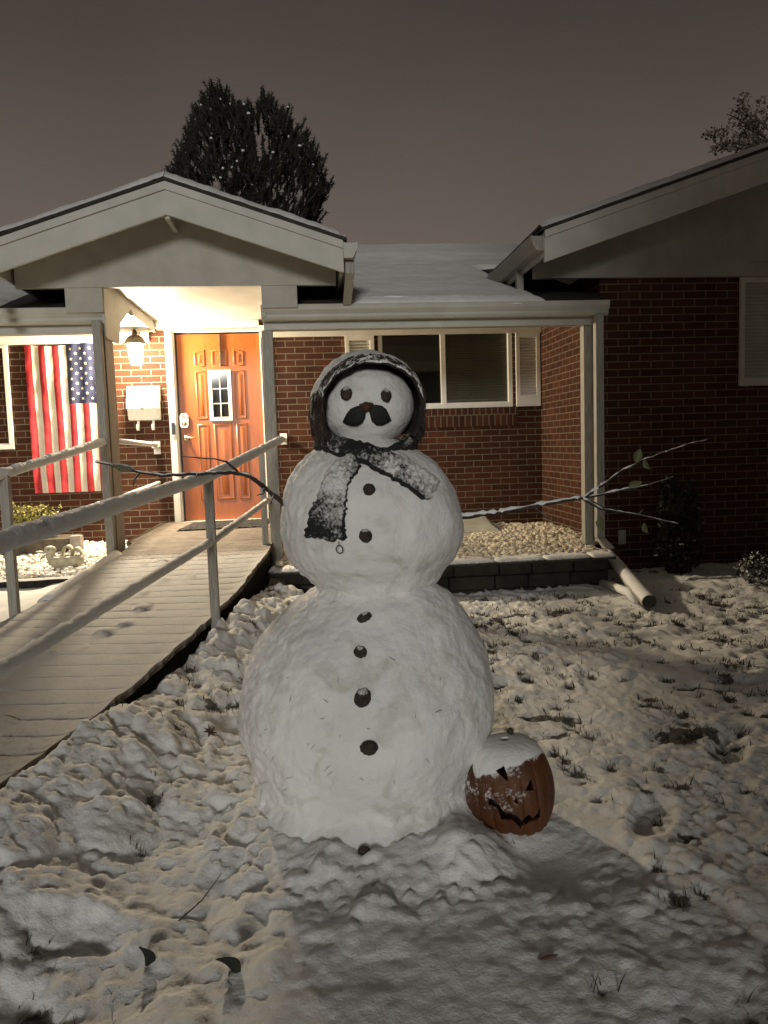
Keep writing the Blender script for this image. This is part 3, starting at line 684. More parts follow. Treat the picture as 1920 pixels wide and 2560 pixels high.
# ------------------------------------------------------------------ flag
flag = thing('flag', (-2.4, YW-.08, -.40), 'American flag hung vertically on the brick wall left of the door', 'flag')
FX0, FX1, FZ0, FZ1 = -2.885, -1.985, -.40, 1.145
def cloth(u, v):   # u: 0..1 across, v: 0..1 downward
    y = YW-.045-.012*np.sin(u*13*math.pi*.95+v*2.0)*(.35+.9*v)-.010*fbm(u*7+v*1.6, v*9, 0, 3, 5)-.014*fbm(u*3-v*3, v*5.5+u*3, 0, 3, 6)
    y = y-.006*np.sin((v*17+u*6.5))*sm(.1, .5, v)
    sag = .022*np.sin(np.clip(u/.57, 0, 1)*math.pi)*(1-v)
    x = FX0+(FX1-FX0)*u*(1-.03*v)+.0+.05*v*(u-.5)*0+.012*v
    z = FZ1-(FZ1-FZ0)*v-sag
    return x, y, z
nu, nv = 13*7, 150
uu, vv = np.meshgrid(np.linspace(0, 1, nu+1), np.linspace(0, 1, nv+1)); X, Y, Z = cloth(uu, vv)
P = np.stack([X, Y, Z], -1)
for nm, mt, test in (('red_stripes', M_red, 0), ('white_stripes', M_white, 1), ('canton', M_blue, 2)):
    m = MB(); idx = {}
    for i in range(nv):
        for j in range(nu):
            st = j//7; can = st >= 6 and i < nv*.4
            if (2 if can else st % 2) != test: continue
            q = []
            for a, b in ((i, j), (i, j+1), (i+1, j+1), (i+1, j)):
                k = (a, b)
                if k not in idx: idx[k] = len(m.v); m.v.append(tuple(P[a, b]))
                q.append(idx[k])
            m.f.append(tuple(q)); m.mi.append(0)
    canton = m.mk(nm, mt, flag, True)
for rr in range(9):
    for cc in range(6 if rr % 2 == 0 else 5):
        a = (rr+1)/10.0; b = (cc*2+(1 if rr % 2 == 0 else 2))/12.0
        u0 = 6/13+a*(7/13); v0 = b*.4
        ring = []
        for k in range(10):
            r = .0195 if k % 2 == 0 else .0078; w = math.pi/2+k*math.pi/5
            ring.append((u0+r*math.cos(w)/.90, v0-r*math.sin(w)/1.545))
        ring = [(u0, v0)]+ring; q = np.array(ring); x, y, z = cloth(q[:, 0], q[:, 1])
        MB().add(np.stack([x, y-.0035, z], -1).tolist(), [(0, 1+k, 1+(k+1) % 10) for k in range(10)]).mk('star', M_white, canton)

# ------------------------------------------------------------------ ramp
rampT = thing('ramp', (-1.1, 4.8, -1.2), 'wooden plank ramp dusted with snow leading up to the front door', 'ramp')
ys = [8.2]; 
while ys[-1] > .9: ys.append(ys[-1]-.142)
rnd = random.Random(8)
def rampsnow():
    m, t, b = newmat('ramp_planks'); co = objco(t); c, nb = snow_nodes(t, co)
    wc = ramp(t, noise(t, co, 9, 4), [(.35, (.11, .085, .062)), (.65, (.20, .165, .13))]).outputs[0]
    at = N(t, 'ShaderNodeAttribute', _attribute_name='cover').outputs['Fac']
    f = mth(t, 'ADD', at, mth(t, 'MULTIPLY', mth(t, 'SUBTRACT', noise(t, co, 26, 5, .75), .5), 1.0))
    f = ramp(t, f, [(.35, (0, 0, 0)), (.75, (1, 1, 1))]).outputs[0]
    L(t, mixc(t, mth(t, 'MULTIPLY', f, .93), wc, mixc(t, .55, c, (.27, .245, .22))), b.inputs['Base Color'])
    nb = bump(t, None, noise(t, co, 140, 4, .75), .8, .006, nb); L(t, nb, b.inputs['Normal']); b.inputs['Roughness'].default_value = .8
    return m
M_ramp = rampsnow()
for i in range(len(ys)-1):
    gp = .002 if ys[i] > 5.9 else -.0; ya, yb = ys[i]-gp, ys[i+1]+gp
    def XY(s, y):   # s 0..1 from left to right edge, boards square to the ramp axis
        xl, xr = float(edge_l(y)), float(edge_r(y)); k = .17*sm(5.6, 4.2, y)
        if y > 6.4: xl, xr = -1.53-.06*(y > 6.6), -.34
        return xl+(xr-xl)*s, y+.0-(s-1)*float(k)*1.2
    nx = 90; m = MB(); vs = []; rows = 7; cov = []; RT = (0, .045, .10, .5, .90, .955, 1)
    for r in range(rows):
        y = ya+(yb-ya)*RT[r]
        for j in range(nx+1):
            x, yy = XY(j/nx, y); z = float(ramp_z(y)); vs.append((x, yy, z))
    A = np.array(vs); edge = np.repeat(np.array([0, .75, 1, 1, 1, .75, 0]), nx+1); edge = edge*(.35+.65*np.clip(.5+1.6*vnoise(A[:, 0]*3.1, A[:, 1]*2.0, i*.0), 0, 1))+(1-(.35+.65*np.clip(.5+1.6*vnoise(A[:, 0]*3.1, A[:, 1]*2.0, 0.0), 0, 1)))
    sn = sm(6.35, 5.7, A[:, 1])
    A[:, 2] += sn*(.006*edge+.004+.45*clods(A[:, 0], A[:, 1], .10, 78, .10)*sm(.5, .2, np.abs(A[:, 0]-edge_r(A[:, 1])+.65))+.010*clods(A[:, 0], A[:, 1], .05, 77, .25)*8*sm(.1, .6, fbm(A[:, 0]*2.2, A[:, 1]*1.3, 0, 2, 44)+.35)*.6+.004*fbm(A[:, 0]*22, A[:, 1]*22, 0, 3, 9))
    er = np.clip(1-np.abs(A[:, 0]-edge_r(A[:, 1]))/.10, 0, 1)**2*sn; A[:, 2] += er*(.004*(1-edge)+.018+.014*fbm(A[:, 0]*9, A[:, 1]*9, 0, 3, 4)); A[:, 0] += er*.008*fbm(A[:, 0]*0, A[:, 1]*8, 0, 3, 14)
    cvr = np.clip(sn*(.72-.38*(1-edge)+.25*fbm(A[:, 0]*1.5, A[:, 1]*1.5, 0, 3, 19))+.15*sm(7.2, 6.2, A[:, 1]), 0, 1)
    # skirt down at all sides so that boards have thickness
    top = A.reshape(rows, nx+1, 3); bot = top.copy(); bot[:, :, 2] -= .035
    full = np.concatenate([bot[:1], top, bot[-1:]], 0)
    m.grid(full); cc = cvr.reshape(rows, nx+1); cc = np.concatenate([cc[:1]*.0, cc, cc[-1:]*0], 0)
    b0 = len(m.v); R_ = rows+2; n1 = nx+1
    m.f.append(tuple(r*n1+nx for r in range(R_))); m.f.append(tuple((R_-1-r)*n1 for r in range(R_))); m.mi += [0, 0]
    m.mk('plank', M_ramp, rampT, True, attr=cc.reshape(-1))
m = MB()
yy = np.linspace(8.1, 3.35, 40)
for side in (0, 1):
    prs = []
    for y in yy:
        x = (float(edge_r(y))-.03 if y <= 6.4 else -.37) if side else (float(edge_l(y))+.03 if y <= 6.4 else -1.50); z = float(ramp_z(y))
        dy = 0 if side else float(.17*sm(5.6, 4.2, y))*1.2
        prs += [(x, y+dy, z-.036), (x, y+dy, z-.30), (x-.03, y+dy, z-.036), (x-.03, y+dy, z-.30)]
    n = len(yy); fs = []
    for i in range(n-1):
        a, b = i*4, i*4+4; fs += [(a, a+1, b+1, b), (a+2, b+2, b+3, a+3), (a, b, b+2, a+2)]
    m.add(prs, fs)
m.mk('stringer', M_dark, rampT)
m = MB(); pts = []; rad = []
for y in np.linspace(6.1, 4.9, 16): pts.append((float(edge_l(y))-.02, y+.03, float(ramp_z(y))-.01-.05*max(0, 5.3-y))); rad.append(.05+.008*float(vnoise(y*9, 0)))
m.tube(pts, rad, 10, rough=.08, seed=2); m.mk('kerb_rail', M_snow, rampT, True, label='snow covered kerb along the upper left edge of the ramp')

# metal handrails
M_rail = topsnow('snowy_rail', (.50, .49, .45), (.60, .59, .55), .0, .25, 6)
def rail_snow(parent, pts, r, seed, n=260, up=1.25):
    """wind-packed snow sleeve clinging to the top and near side of a pipe"""
    pts = [Vector(p) for p in pts]; seg = [(b-a).length for a, b in zip(pts[:-1], pts[1:])]; T = sum(seg); vs = []; K = 14
    for i in range(n+1):
        d = T*i/n; a = 0
        while a < len(seg)-1 and d > seg[a]: d -= seg[a]; a += 1
        p = pts[a].lerp(pts[a+1], min(1, d/seg[a])); t = (pts[a+1]-pts[a]).normalized()
        s_ = t.cross(Vector((0, 0, 1))).normalized(); u_ = s_.cross(t).normalized()
        if s_.x*0+s_.y > 0: pass
        jag = 1+.55*float(fbm(T*i/n*12, seed, 0, 4, seed, .7))
        endf = min(1, i/3, (n-i)/3)**.5
        for k in range(K):
            w = 2*math.pi*k/K; upf = max(0, math.sin(w))
            rr = r*(1.0+(up-1)*upf*jag*endf*1.3+.10*endf)+.004*float(vnoise(T*i/n*46, k*.9, 0, seed))*(.3+1.2*upf)
            vs.append(p+s_*math.cos(w)*rr+u_*math.sin(w)*rr)
    m = MB(); m.add(vs, [(i*K+k, i*K+(k+1)%K, (i+1)*K+(k+1)%K, (i+1)*K+k) for i in range(n) for k in range(K)]+[tuple(range(K-1, -1, -1)), tuple(n*K+k for k in range(K))])
    return m.mk('snow_cover', M_snow, parent, True)
def railing(loc, label, top, low, posts, seed, r=.022, r2=.017, sn=.0255):
    T = thing('handrail', loc, label, 'handrail', 'metal handrails along the ramp')
    m = MB(); m.tube(top, r, 12); t_ = m.mk('top_rail', M_rail, T, True); rail_snow(T, top, sn, seed)
    m = MB(); m.tube(low, r2, 10); m.mk('lower_rail', M_rail, T, True); rail_snow(T, low, sn*.72, seed+5)
    for p, zt, w in posts:
        m = MB(); b = float(ground_base(np.array([p[0]]), np.array([p[1]]))[0])-.1 if p[2] is None else p[2]
        m.box(p[0]-w, p[0]+w, p[1]-w, p[1]+w, b, zt); m.mk('rail_post', M_wood, T, bevel=.003)
    return T
railing((-.57, 4.35, -1.1), 'snow plastered pipe handrail along the right side of the ramp, nearest the snowman',
        [(-.216, 6.35, .063), (-.567, 4.35, -.155), (-.85, 2.14, -.238), (-1.02, .8, -.30)],
        [(-.345, 6.35, -.435), (-.571, 4.35, -.525), (-.865, 2.12, -.585), (-1.02, .8, -.64)],
        [((-.571, 4.35, -1.12), -.17, .025), ((-.385, 6.30, -.98), .0, .024)], 60)
m = railing((-1.8, 4.68, -1.1), 'snow covered pipe handrail left of the ramp, in front of the flag',
        [(-1.60, 6.14, .085), (-1.80, 4.68, -.105), (-2.02, 4.1, -.16)],
        [(-1.63, 6.14, -.40), (-1.80, 4.68, -.46), (-2.02, 4.1, -.5)],
        [((-1.802, 4.68, -1.12), -.11, .026)], 70)
# grab bars at the door
gb = thing('grab_bar', (-1.6, 7.3, .05), 'white grab bar from the porch column to the brick below the mailbox', 'grab bar', 'grab bars beside the front door')
m = MB(); m.tube([(-1.62, 6.53, .10), (-1.60, 8.18, .07)], .024, 12); m.mk('bar', M_rail, gb, True)
m = MB(); m.box(-1.64, -1.57, 8.17, 8.285, .035, .05); m.box(-1.64, -1.57, 8.275, 8.288, -.03, .11); m.ell((-1.605, 8.272, .0), (.009, .006, .009), 8, 5); m.mk('bracket', M_alu, gb, bevel=.002)
gb2 = thing('grab_bar', (-1.6, 7.3, -.40), 'lower white bar low on the wall under the mailbox, sloping up', 'grab bar', 'grab bars beside the front door')
m = MB(); m.tube([(-1.62, 6.53, -.385), (-1.60, 8.26, -.335)], .02, 12); m.mk('bar', M_rail, gb2, True)
gb3 = thing('grab_bar', (-.27, 7.3, .05), 'white grab bar bracket right of the door behind the slim post', 'grab bar', 'grab bars beside the front door')
m = MB(); m.tube([(-.30, 6.46, .09), (-.26, 8.2, .09)], .02, 12); m.mk('bar', M_rail, gb3, True)
m = MB(); m.box(-.30, -.225, 8.19, 8.285, .085, .10); m.box(-.30, -.225, 8.275, 8.288, .03, .15); m.ell((-.262, 8.272, .075), (.009, .006, .009), 8, 5); m.mk('bracket', M_alu, gb3, bevel=.002)
# door mat
m = MB(); xs = np.linspace(-1.27, -.46, 60); yl = np.linspace(7.28, 8.06, 45); A, B = np.meshgrid(xs, yl)
Zm = -.752+.006*(vnoise(A*38, B*38) > 0)+.002*vnoise(A*90, B*90); Bx = B+.09*(A+1.27)
m.grid(np.stack([A+.08*(B-7.28), Bx*1.0-.05, Zm], -1)); m.add([(-1.27, 7.23, -.757), (-.46, 7.303, -.757), (-.40, 8.083, -.757), (-1.21, 8.01, -.757)], [(3, 2, 1, 0)])
tag(m.mk('door_mat', covermat('door_mat', (.012, .011, .010), (.03, .027, .024), 20, .9, 45, .55, .75), None, attr=(.28+.25*fbm(A*5, B*5, 0, 3, 4)).reshape(-1)), 'dark rubber door mat with snow crumbs below the orange door', 'door mat')

# ------------------------------------------------------------------ gravel beds, retaining wall
def stones(name, x0, x1, y0, y1, n, z, rmin, rmax, mat, seed, label, keepf=None):
    rs = np.random.RandomState(seed)
    t = (1+5**.5)/2
    V = np.array([(-1,t,0),(1,t,0),(-1,-t,0),(1,-t,0),(0,-1,t),(0,1,t),(0,-1,-t),(0,1,-t),(t,0,-1),(t,0,1),(-t,0,-1),(-t,0,1)], float); V /= np.linalg.norm(V[0])
    Fc = [(0,11,5),(0,5,1),(0,1,7),(0,7,10),(0,10,11),(1,5,9),(5,11,4),(11,10,2),(10,7,6),(7,1,8),(3,9,4),(3,4,2),(3,2,6),(3,6,8),(3,8,9),(4,9,5),(2,4,11),(6,2,10),(8,6,7),(9,8,1)]
    vs = []; fs = []; k = 0
    for i in range(n):
        x, y = rs.uniform(x0, x1), rs.uniform(y0, y1)
        if keepf and not keepf(x, y): continue
        r = rs.uniform(rmin, rmax); q = V*(1+rs.uniform(-.22, .22, (12, 1)))*np.array([r*rs.uniform(.8, 1.3), r*rs.uniform(.8, 1.3), r*rs.uniform(.55, .9)])
        a = rs.uniform(0, 6.28); c, s_ = math.cos(a), math.sin(a); q = q @ np.array([[c, s_, 0], [-s_, c, 0], [0, 0, 1]])
        q = q+np.array([x, y, z+rs.uniform(-.006, .024)+.02*float(vnoise(x*4, y*4))])
        vs += q.tolist(); fs += [tuple(b+k for b in f_) for f_ in Fc]; k += 12
    o = MB().add(vs, fs).mk(name, mat, None); o['kind'] = 'stuff'; o['label'] = label; o['category'] = 'gravel'
    return o
M_gravel = varied('white_gravel', (.34, .29, .21), (.74, .66, .52), 14, .8, 90, .5, .003)
M_gravel2 = topsnow('snowy_gravel', (.40, .34, .25), (.72, .64, .50), .25, .75, 14, .8)
m = MB(); A, B = np.meshgrid(np.linspace(-.30, 2.42, 90), np.linspace(5.93, 8.285, 70))
m.grid(np.stack([A, B, -.955+.02*fbm(A*4, B*4)], -1)); o = m.mk('gravel_bed', M_gravel, None, True); o['kind'] = 'structure'
A, B = np.meshgrid(np.linspace(2.42, 2.60, 8), np.linspace(6.5, 8.285, 40))
o = MB().grid(np.stack([A, B, -.95+.0*A], -1)).mk('gravel_bed', M_gravel, None, True); o['kind'] = 'structure'
stones('gravel', -.28, 2.60, 5.95, 8.27, 6800, -.948, .013, .028, M_gravel, 5, 'loose white gravel in the raised bed under the window', lambda x, y: (x < 2.42 or y > 6.45) and not (1.42 < x < 2.0 and 7.5 < y < 8.2))
A, B = np.meshgrid(np.linspace(-7, -1.62, 140), np.linspace(6.0, 8.285, 70))
o = MB().grid(np.stack([A, B, -.965+.02*fbm(A*4, B*4)], -1)).mk('gravel_bed', M_gravel2, None, True); o['kind'] = 'structure'
stones('gravel', -3.6, -1.64, 6.02, 8.27, 4600, -.958, .014, .028, M_gravel2, 6, 'snow dusted white gravel around the duck and planter left of the ramp')
# right retaining wall: dark blocks under snowy cap slabs
wall = thing('retaining_wall', (1.1, 5.9, -1.2), 'low dark stone retaining wall with snowy cap slabs holding the right gravel bed', 'retaining wall')
M_stone = varied('dark_stone', (.010, .008, .006), (.028, .022, .016), 9, .9, 40, .7, .012)
M_cap = topsnow('cap_slab', (.03, .025, .02), (.06, .05, .04), .3, .75, 12, .85, 30)
rnd = random.Random(6); x = -.22; 
for row, (z0, z1) in enumerate(((-1.32, -1.19), (-1.185, -1.08), (-1.075, -.985))):
    x = -.22-.1*(row % 2)
    while x < 2.38:
        w = rnd.uniform(.26, .40); x1 = min(x+w-.008, 2.39); d = rnd.uniform(-.012, .012)
        if x1-x > .05: MB().box(max(x, -.22), x1, 5.85+d, 6.0, z0, z1).mk('wall_block', M_stone, wall, bevel=.012)
        x += w
MB().box(2.28, 2.385, 6.0, 6.55, -1.32, -.985).mk('wall_block', M_stone, wall, bevel=.012)
x = -.25
while x < 2.42:
    w = rnd.uniform(.36, .48); x1 = min(x+w-.01, 2.43)
    if x1-x > .08:
        A, B = np.meshgrid(np.linspace(x, x1, 22), np.linspace(5.80, 6.03, 12))
        e = np.clip(np.minimum(np.minimum(A-x, x1-A), np.minimum(B-5.80, 6.03-B))/.02, 0, 1)**.5
        m = MB(); m.grid(np.stack([A, B, -.955+e*(.018+.006*fbm(A*9, B*9, 0, 3, 3))], -1)); m.box(x, x1, 5.80, 6.03, -.983, -.956)
        m.mk('cap_slab', M_cap, wall, True)
    x += w
MB().box(2.30, 2.44, 6.03, 6.5, -.983, -.945).mk('cap_slab', M_cap, wall, bevel=.006)
# slab with snow beside the landing, and cobbles
A, B = np.meshgrid(np.linspace(-.36, -.02, 26), np.linspace(6.02, 6.34, 20)); e = np.clip(np.minimum(np.minimum(A+.36, -.02-A), np.minimum(B-6.02, 6.34-B))/.03, 0, 1)**.5
m = MB(); m.grid(np.stack([A+.2*(B-6.02), B-.25*(A+.36), -.985+e*(.03+.012*fbm(A*9, B*9, 0, 3, 7))], -1)); m.prismz([(-.36, 6.02), (-.02, 5.935), (.044, 6.255), (-.296, 6.34)], -1.04, -.986)
tag(m.mk('stepping_slab', M_cap, None, True), 'snowy stone slab beside the foot of the slim porch post', 'slab')
for i, (x, y, r, lab) in enumerate(((-.10, 6.50, .05, 'smooth cobble left of its pair between slim post and snowman'), (.0, 6.44, .055, 'pale smooth cobble touching the snowman outline beside the slim post'))):
    m = MB(); m.ell((x, y, -.90), (r, r*1.1, r*.95), 14, 9, rough=.05, seed=i); tag(m.mk('cobble', M_concrete, None, True), lab, 'stone', 'cobbles by the porch post')
# left edging
eg = thing('bed_edging', (-3, 6.0, -1.05), 'dark low edging board with a snow line in front of the left gravel bed', 'edging')
MB().box(-7, -1.86, 5.97, 6.0, -1.14, -.957).mk('board', M_dark, eg)
A, B = np.meshgrid(np.linspace(-7, -1.86, 240), np.linspace(5.955, 6.03, 6))
m = MB(); m.grid(np.stack([A, B, -.956+.014*np.clip(1-((B-5.99)/.036)**2, 0, 1)+.006*fbm(A*7, B*7)], -1)); m.mk('snow_line', M_snow, eg, True)

# window-well cover
wc = thing('window_well_cover', (1.72, 7.85, -.93), 'translucent pale plastic window well cover lying on the gravel below the window', 'window well cover')
M_plastic = varied('frosted_plastic', (.36, .36, .30), (.48, .47, .40), 6, .3, 30, .2, .003)
m = MB(); m.add([(1.30, 7.50, -.925), (1.93, 7.50, -.925), (2.02, 8.20, -.925), (1.30, 8.20, -.925), (1.36, 7.62, -.865), (1.86, 7.62, -.865), (1.90, 8.20, -.80), (1.36, 8.20, -.80)],
    [(0, 1, 5, 4), (1, 2, 6, 5), (4, 5, 6, 7), (3, 0, 4, 7)]); m.mk('shell', M_plastic, wc, bevel=.01)
m = MB(); m.box(1.27, 1.97, 7.47, 7.50, -.94, -.915); m.mk('lip', M_plastic, wc)

# drain pipe and its companion
dp = thing('drain_pipe', (2.55, 5.7, -1.15), 'snow covered round drain pipe running onto the lawn from the wall corner', 'drain pipe')
pa, pb = Vector((2.60, 6.45, -1.02)), Vector((2.345, 5.02, -1.165))
m = MB(); pts = [pa.lerp(pb, i/30) for i in range(31)]; m.tube(pts, [.052+(.003 if i % 2 else 0) for i in range(31)], 18, caps=False); m.tube([pb, pb+(pa-pb)*.05], [.045, .045], 16, caps=True)
m.mk('pipe', topsnow('snowy_pipe', (.30, .28, .24), (.42, .40, .34), -.2, .2, 8), dp, True)
MB().tube([pb-(pa-pb).normalized()*.001, pb-(pa-pb).normalized()*.0025], .047, 18).mk('opening', M_black, dp)  # black disc over the pipe mouth stands in for its dark inside
m = MB(); m.tube([(2.32, 5.82, -1.17), (2.36, 5.4, -1.17), (2.30, 5.14, -1.19)], [.03, .033, .02], 9, rough=.2, seed=3)
tag(m.mk('board_end', M_snow, None, True), 'short snow covered stick on the lawn left of the drain pipe', 'stick')
tag(MB().box(2.765, 2.835, YF-.02, YF-.001, -.975, -.845).mk('outlet_cover', M_wingpaint, None, bevel=.004), 'small pale outlet cover low on the dark wing wall', 'outlet cover')

# ------------------------------------------------------------------ foliage helpers
def leaf_cloud(mb, c, r, n, size, seed, up=0, hemi=False):
    rs = random.Random(seed)
    for i in range(n):
        while True:
            p = Vector((rs.uniform(-1, 1), rs.uniform(-1, 1), rs.uniform(-1, 1)))
            if p.length < 1 and p.length > rs.random()*.75: break
        if hemi and p.z < -.2: p.z = -p.z*.5
        q = Vector((c[0]+p.x*r[0], c[1]+p.y*r[1], c[2]+p.z*r[2]))
        a = Vector((rs.gauss(0, 1), rs.gauss(0, 1), rs.gauss(0, 1)+up)).normalized(); b = a.cross(Vector((rs.gauss(0, 1), rs.gauss(0, 1), rs.gauss(0, 1)))).normalized()
        s = size*rs.uniform(.6, 1.4)
        mb.add([q, q+a*s*.5+b*s*.3, q+a*s, q+a*s*.5-b*s*.3], [(0, 1, 2, 3)])
M_leafy = topsnow('yellow_green_leaves', (.20, .19, .04), (.34, .30, .07), .75, 1.0, 20, .7)
M_darkleaf = topsnow('dark_leaves', (.010, .012, .007), (.022, .026, .014), .9, 1.25, 20, .8)
sh = thing('potted_shrub', (-2.66, 7.6, -.95), 'yellow green shrub in a low dark planter under the flag', 'potted plant')
m = MB(); rs = random.Random(4)
for i in range(60):
    a = rs.uniform(0, 6.28); e = rs.uniform(.2, 1.0); tip = (-2.66+.24*math.cos(a)*e, 7.6+.14*math.sin(a)*e, -.62+.19*(1-e*e*.7)*rs.uniform(.6, 1.1))
    m.tube([(-2.66+.1*math.cos(a)*e, 7.6, -.82), tip], [.004, .002], 4)
m.mk('stems', M_dark, sh)
m = MB(); leaf_cloud(m, (-2.66, 7.6, -.68), (.26, .16, .20), 1500, .032, 5, hemi=True)
rs = random.Random(14)
for i in range(26): leaf_cloud(m, (-2.66+rs.uniform(-.25, .25), 7.6+rs.uniform(-.14, .1), -.55+rs.uniform(-.06, .10)), (.035, .035, .035), 14, .026, 30+i)
m.mk('foliage', M_leafy, sh)
m = MB(); m.add([(-3.05, 7.42, -.96), (-2.36, 7.42, -.96), (-2.36, 7.76, -.96), (-3.05, 7.76, -.96), (-3.10, 7.38, -.80), (-2.30, 7.38, -.80), (-2.30, 7.80, -.80), (-3.10, 7.80, -.80)], [(0, 1, 5, 4), (1, 2, 6, 5), (2, 3, 7, 6), (3, 0, 4, 7), (4, 5, 6, 7)])
m.mk('planter_box', varied('planter_wood', (.05, .04, .028), (.11, .09, .06), 10, .8, 40, .5, .003), sh)
m = MB(); m.box(-2.30, -2.20, 7.40, 7.50, -.96, -.78); m.box(-2.285, -2.215, 7.395, 7.40, -.94, -.82); tag(m.mk('paver_block', M_concrete, None, bevel=.006), 'small hollow concrete block at the right end of the planter', 'block')

# stone duck planter
dk = thing('duck_planter', (-2.05, 6.42, -.95), 'weathered pale stone duck planter sitting on the snowy gravel', 'garden ornament')
M_duck = topsnow('duck_stone', (.34, .31, .21), (.50, .46, .34), .55, 1.1, 18, .85, 70)
DC = Vector((-2.05, 6.42, -.95))
m = MB(); prof = [(.045, .0), (.085, .012), (.118, .045), (.126, .08), (.118, .105), (.10, .118), (.09, .112), (.085, .09)]
m.lathe(prof, (DC.x+.02, DC.y, DC.z), 28, 1.12, .85); m.mk('body', M_duck, dk, True)
m = MB(); m.tube([(DC.x-.07, DC.y-.02, DC.z+.07), (DC.x-.095, DC.y-.03, DC.z+.12), (DC.x-.09, DC.y-.035, DC.z+.155)], [.05, .038, .036], 14); m.ell((DC.x-.092, DC.y-.04, DC.z+.172), (.05, .04, .036), 16, 10); m.mk('head', M_duck, dk, True)
m = MB()
m.ell((DC.x-.155, DC.y-.055, DC.z+.158), (.050, .03, .011), 14, 7, Matrix.Rotation(math.radians(8), 3, 'Y')); m.ell((DC.x-.148, DC.y-.055, DC.z+.118), (.034, .025, .009), 14, 7, Matrix.Rotation(math.radians(-42), 3, 'Y')); m.mk('bill', M_duck, dk, True)
m = MB(); m.ell((DC.x-.095, DC.y-.077, DC.z+.178), (.007, .005, .007), 8, 6); m.mk('eye', M_black, dk, True)
for k, x0 in enumerate((.03, .10)):
    m = MB(); pts = []
    for i in range(13):
        a = math.pi*i/12; pts.append((DC.x+x0-.045*math.cos(a)+.0, DC.y+.02, DC.z+.10+.10*math.sin(a)-(.02*k)))
    vs = []
    for x, y, z in pts: vs += [(x, y-.045, z), (x, y+.045, z), (x, y+.045, z-.014), (x, y-.045, z-.014)]
    m.add(vs, [(i*4+j, i*4+(j+1) % 4, i*4+4+(j+1) % 4, i*4+4+j) for i in range(12) for j in range(4)]); m.mk('feather_loop', M_duck, dk, True)

# shrubs against the wing
s1 = thing('dark_shrub', (3.19, 6.25, -1.2), 'narrow black looking evergreen shrub against the unlit wing wall', 'shrub')
m = MB(); m.tube([(3.19, 6.25, -1.25), (3.19, 6.25, -.6)], [.03, .01], 7); m.mk('trunk', M_dark, s1)
m = MB(); leaf_cloud(m, (3.19, 6.25, -.95), (.21, .16, .30), 1500, .05, 8, up=1); leaf_cloud(m, (3.12, 6.25, -.62), (.10, .1, .26), 500, .05, 9, up=2); leaf_cloud(m, (3.28, 6.25, -.66), (.08, .08, .24), 400, .05, 10, up=2); m.mk('foliage', M_darkleaf, s1)
s2 = thing('snowy_shrub', (3.42, 5.55, -1.2), 'low snow tipped shrub at the right edge of the lawn', 'shrub')
m = MB(); m.tube([(3.42, 5.55, -1.25), (3.42, 5.55, -1.05)], [.015, .006], 6); m.mk('trunk', M_dark, s2)
m = MB(); leaf_cloud(m, (3.46, 5.55, -1.07), (.14, .12, .12), 500, .035, 11, up=1); m.mk('foliage', topsnow('snowy_leaves', (.012, .014, .008), (.025, .03, .015), .3, .6, 20), s2)

# ------------------------------------------------------------------ evergreen behind the roof
def evergreen(loc, h, w, label, seed, n, outline, dens=1.0, snowy=.5, shoot=.34, trunk_h=None):
    T = thing('evergreen_tree', loc, label, 'tree', 'evergreen trees behind the house')
    X0, Y0, Z0 = loc; rs = random.Random(seed)
    m = MB(); m.tube([(X0, Y0, Z0), (X0+.05, Y0, Z0+h*.5), (X0+.1, Y0, Z0+h*.9)], [.2, .13, .03], 9, rough=.15)
    for i in range(26):
        z = Z0+h*rs.uniform(.35, .85); a = rs.uniform(0, 6.28); r_ = w*.36*rs.uniform(.5, 1); m.tube([(X0+.05, Y0, z), (X0+math.cos(a)*r_*.6, Y0+math.sin(a)*r_*.6, z+.12), (X0+math.cos(a)*r_, Y0+math.sin(a)*r_, z+.45)], [.05, .03, .012], 5)
    m.mk('trunk', M_bark, T, True)
    fo = MB(); sn = MB(); k = 0
    while k < n:
        t = rs.random()**.8; z = t; wl, wr = outline(z)
        a = rs.uniform(0, 6.28); rr = math.sqrt(rs.random()) if rs.random() < .45 else rs.uniform(.82, 1.0)
        half = (wr-wl)/2*(1+.17*float(vnoise(z*8, math.cos(a)*1.5, math.sin(a)*1.5, seed+4))); cx = X0+(wl+wr)/2+half*rr*math.cos(a); cy = Y0+half*rr*math.sin(a)
        lump = .5+.5*float(vnoise(cx*1.6, cy*1.6, (Z0+z*h)*1.6, seed))
        if lump < .22: continue
        k += 1
        p = Vector((cx, cy, Z0+h*.49+z*h*(.488+.05*float(vnoise(cx*2.4+.3, cy*.9, 0, seed+2)))))
        if z > .8 and vnoise(cx*2.6, cy*.8, 0, seed+6) < -.62: continue
        o = Vector((math.cos(a)*rr, math.sin(a)*rr, 0))
        d = (o*.65*(1-.5*z)+Vector((rs.gauss(0, .28), rs.gauss(0, .28), 1))).normalized(); Ls = shoot*rs.uniform(.55, 1.25)
        q = p+d*Ls; fo.tube([p, p.lerp(q, .5), q], [.012, .022, .008], 4, rough=.5, seed=k)
        for j in range(52):
            s = rs.random(); b = p.lerp(q, s); e = (d*.7+Vector((rs.gauss(0, 1), rs.gauss(0, 1), rs.gauss(0, 1)))*.6).normalized()
            u = e.cross(Vector((rs.random(), rs.random(), rs.random()))).normalized()*.009; l = .085*rs.uniform(.6, 1.3)
            fo.add([b-u, b+u, b+e*l], [(0, 1, 2)])
        if rs.random() < snowy*.16:
            c = p.lerp(q, rs.uniform(.5, .95)); sn.ell(c+Vector((0, 0, .02)), (.035*rs.uniform(.6, 1.2), .035, .024), 6, 4, rough=.4, seed=k)
    f_ = fo.mk('crown', M_needle, T)
    if sn.v: sn.mk('snow_clumps', M_snow, T, True)
    return T
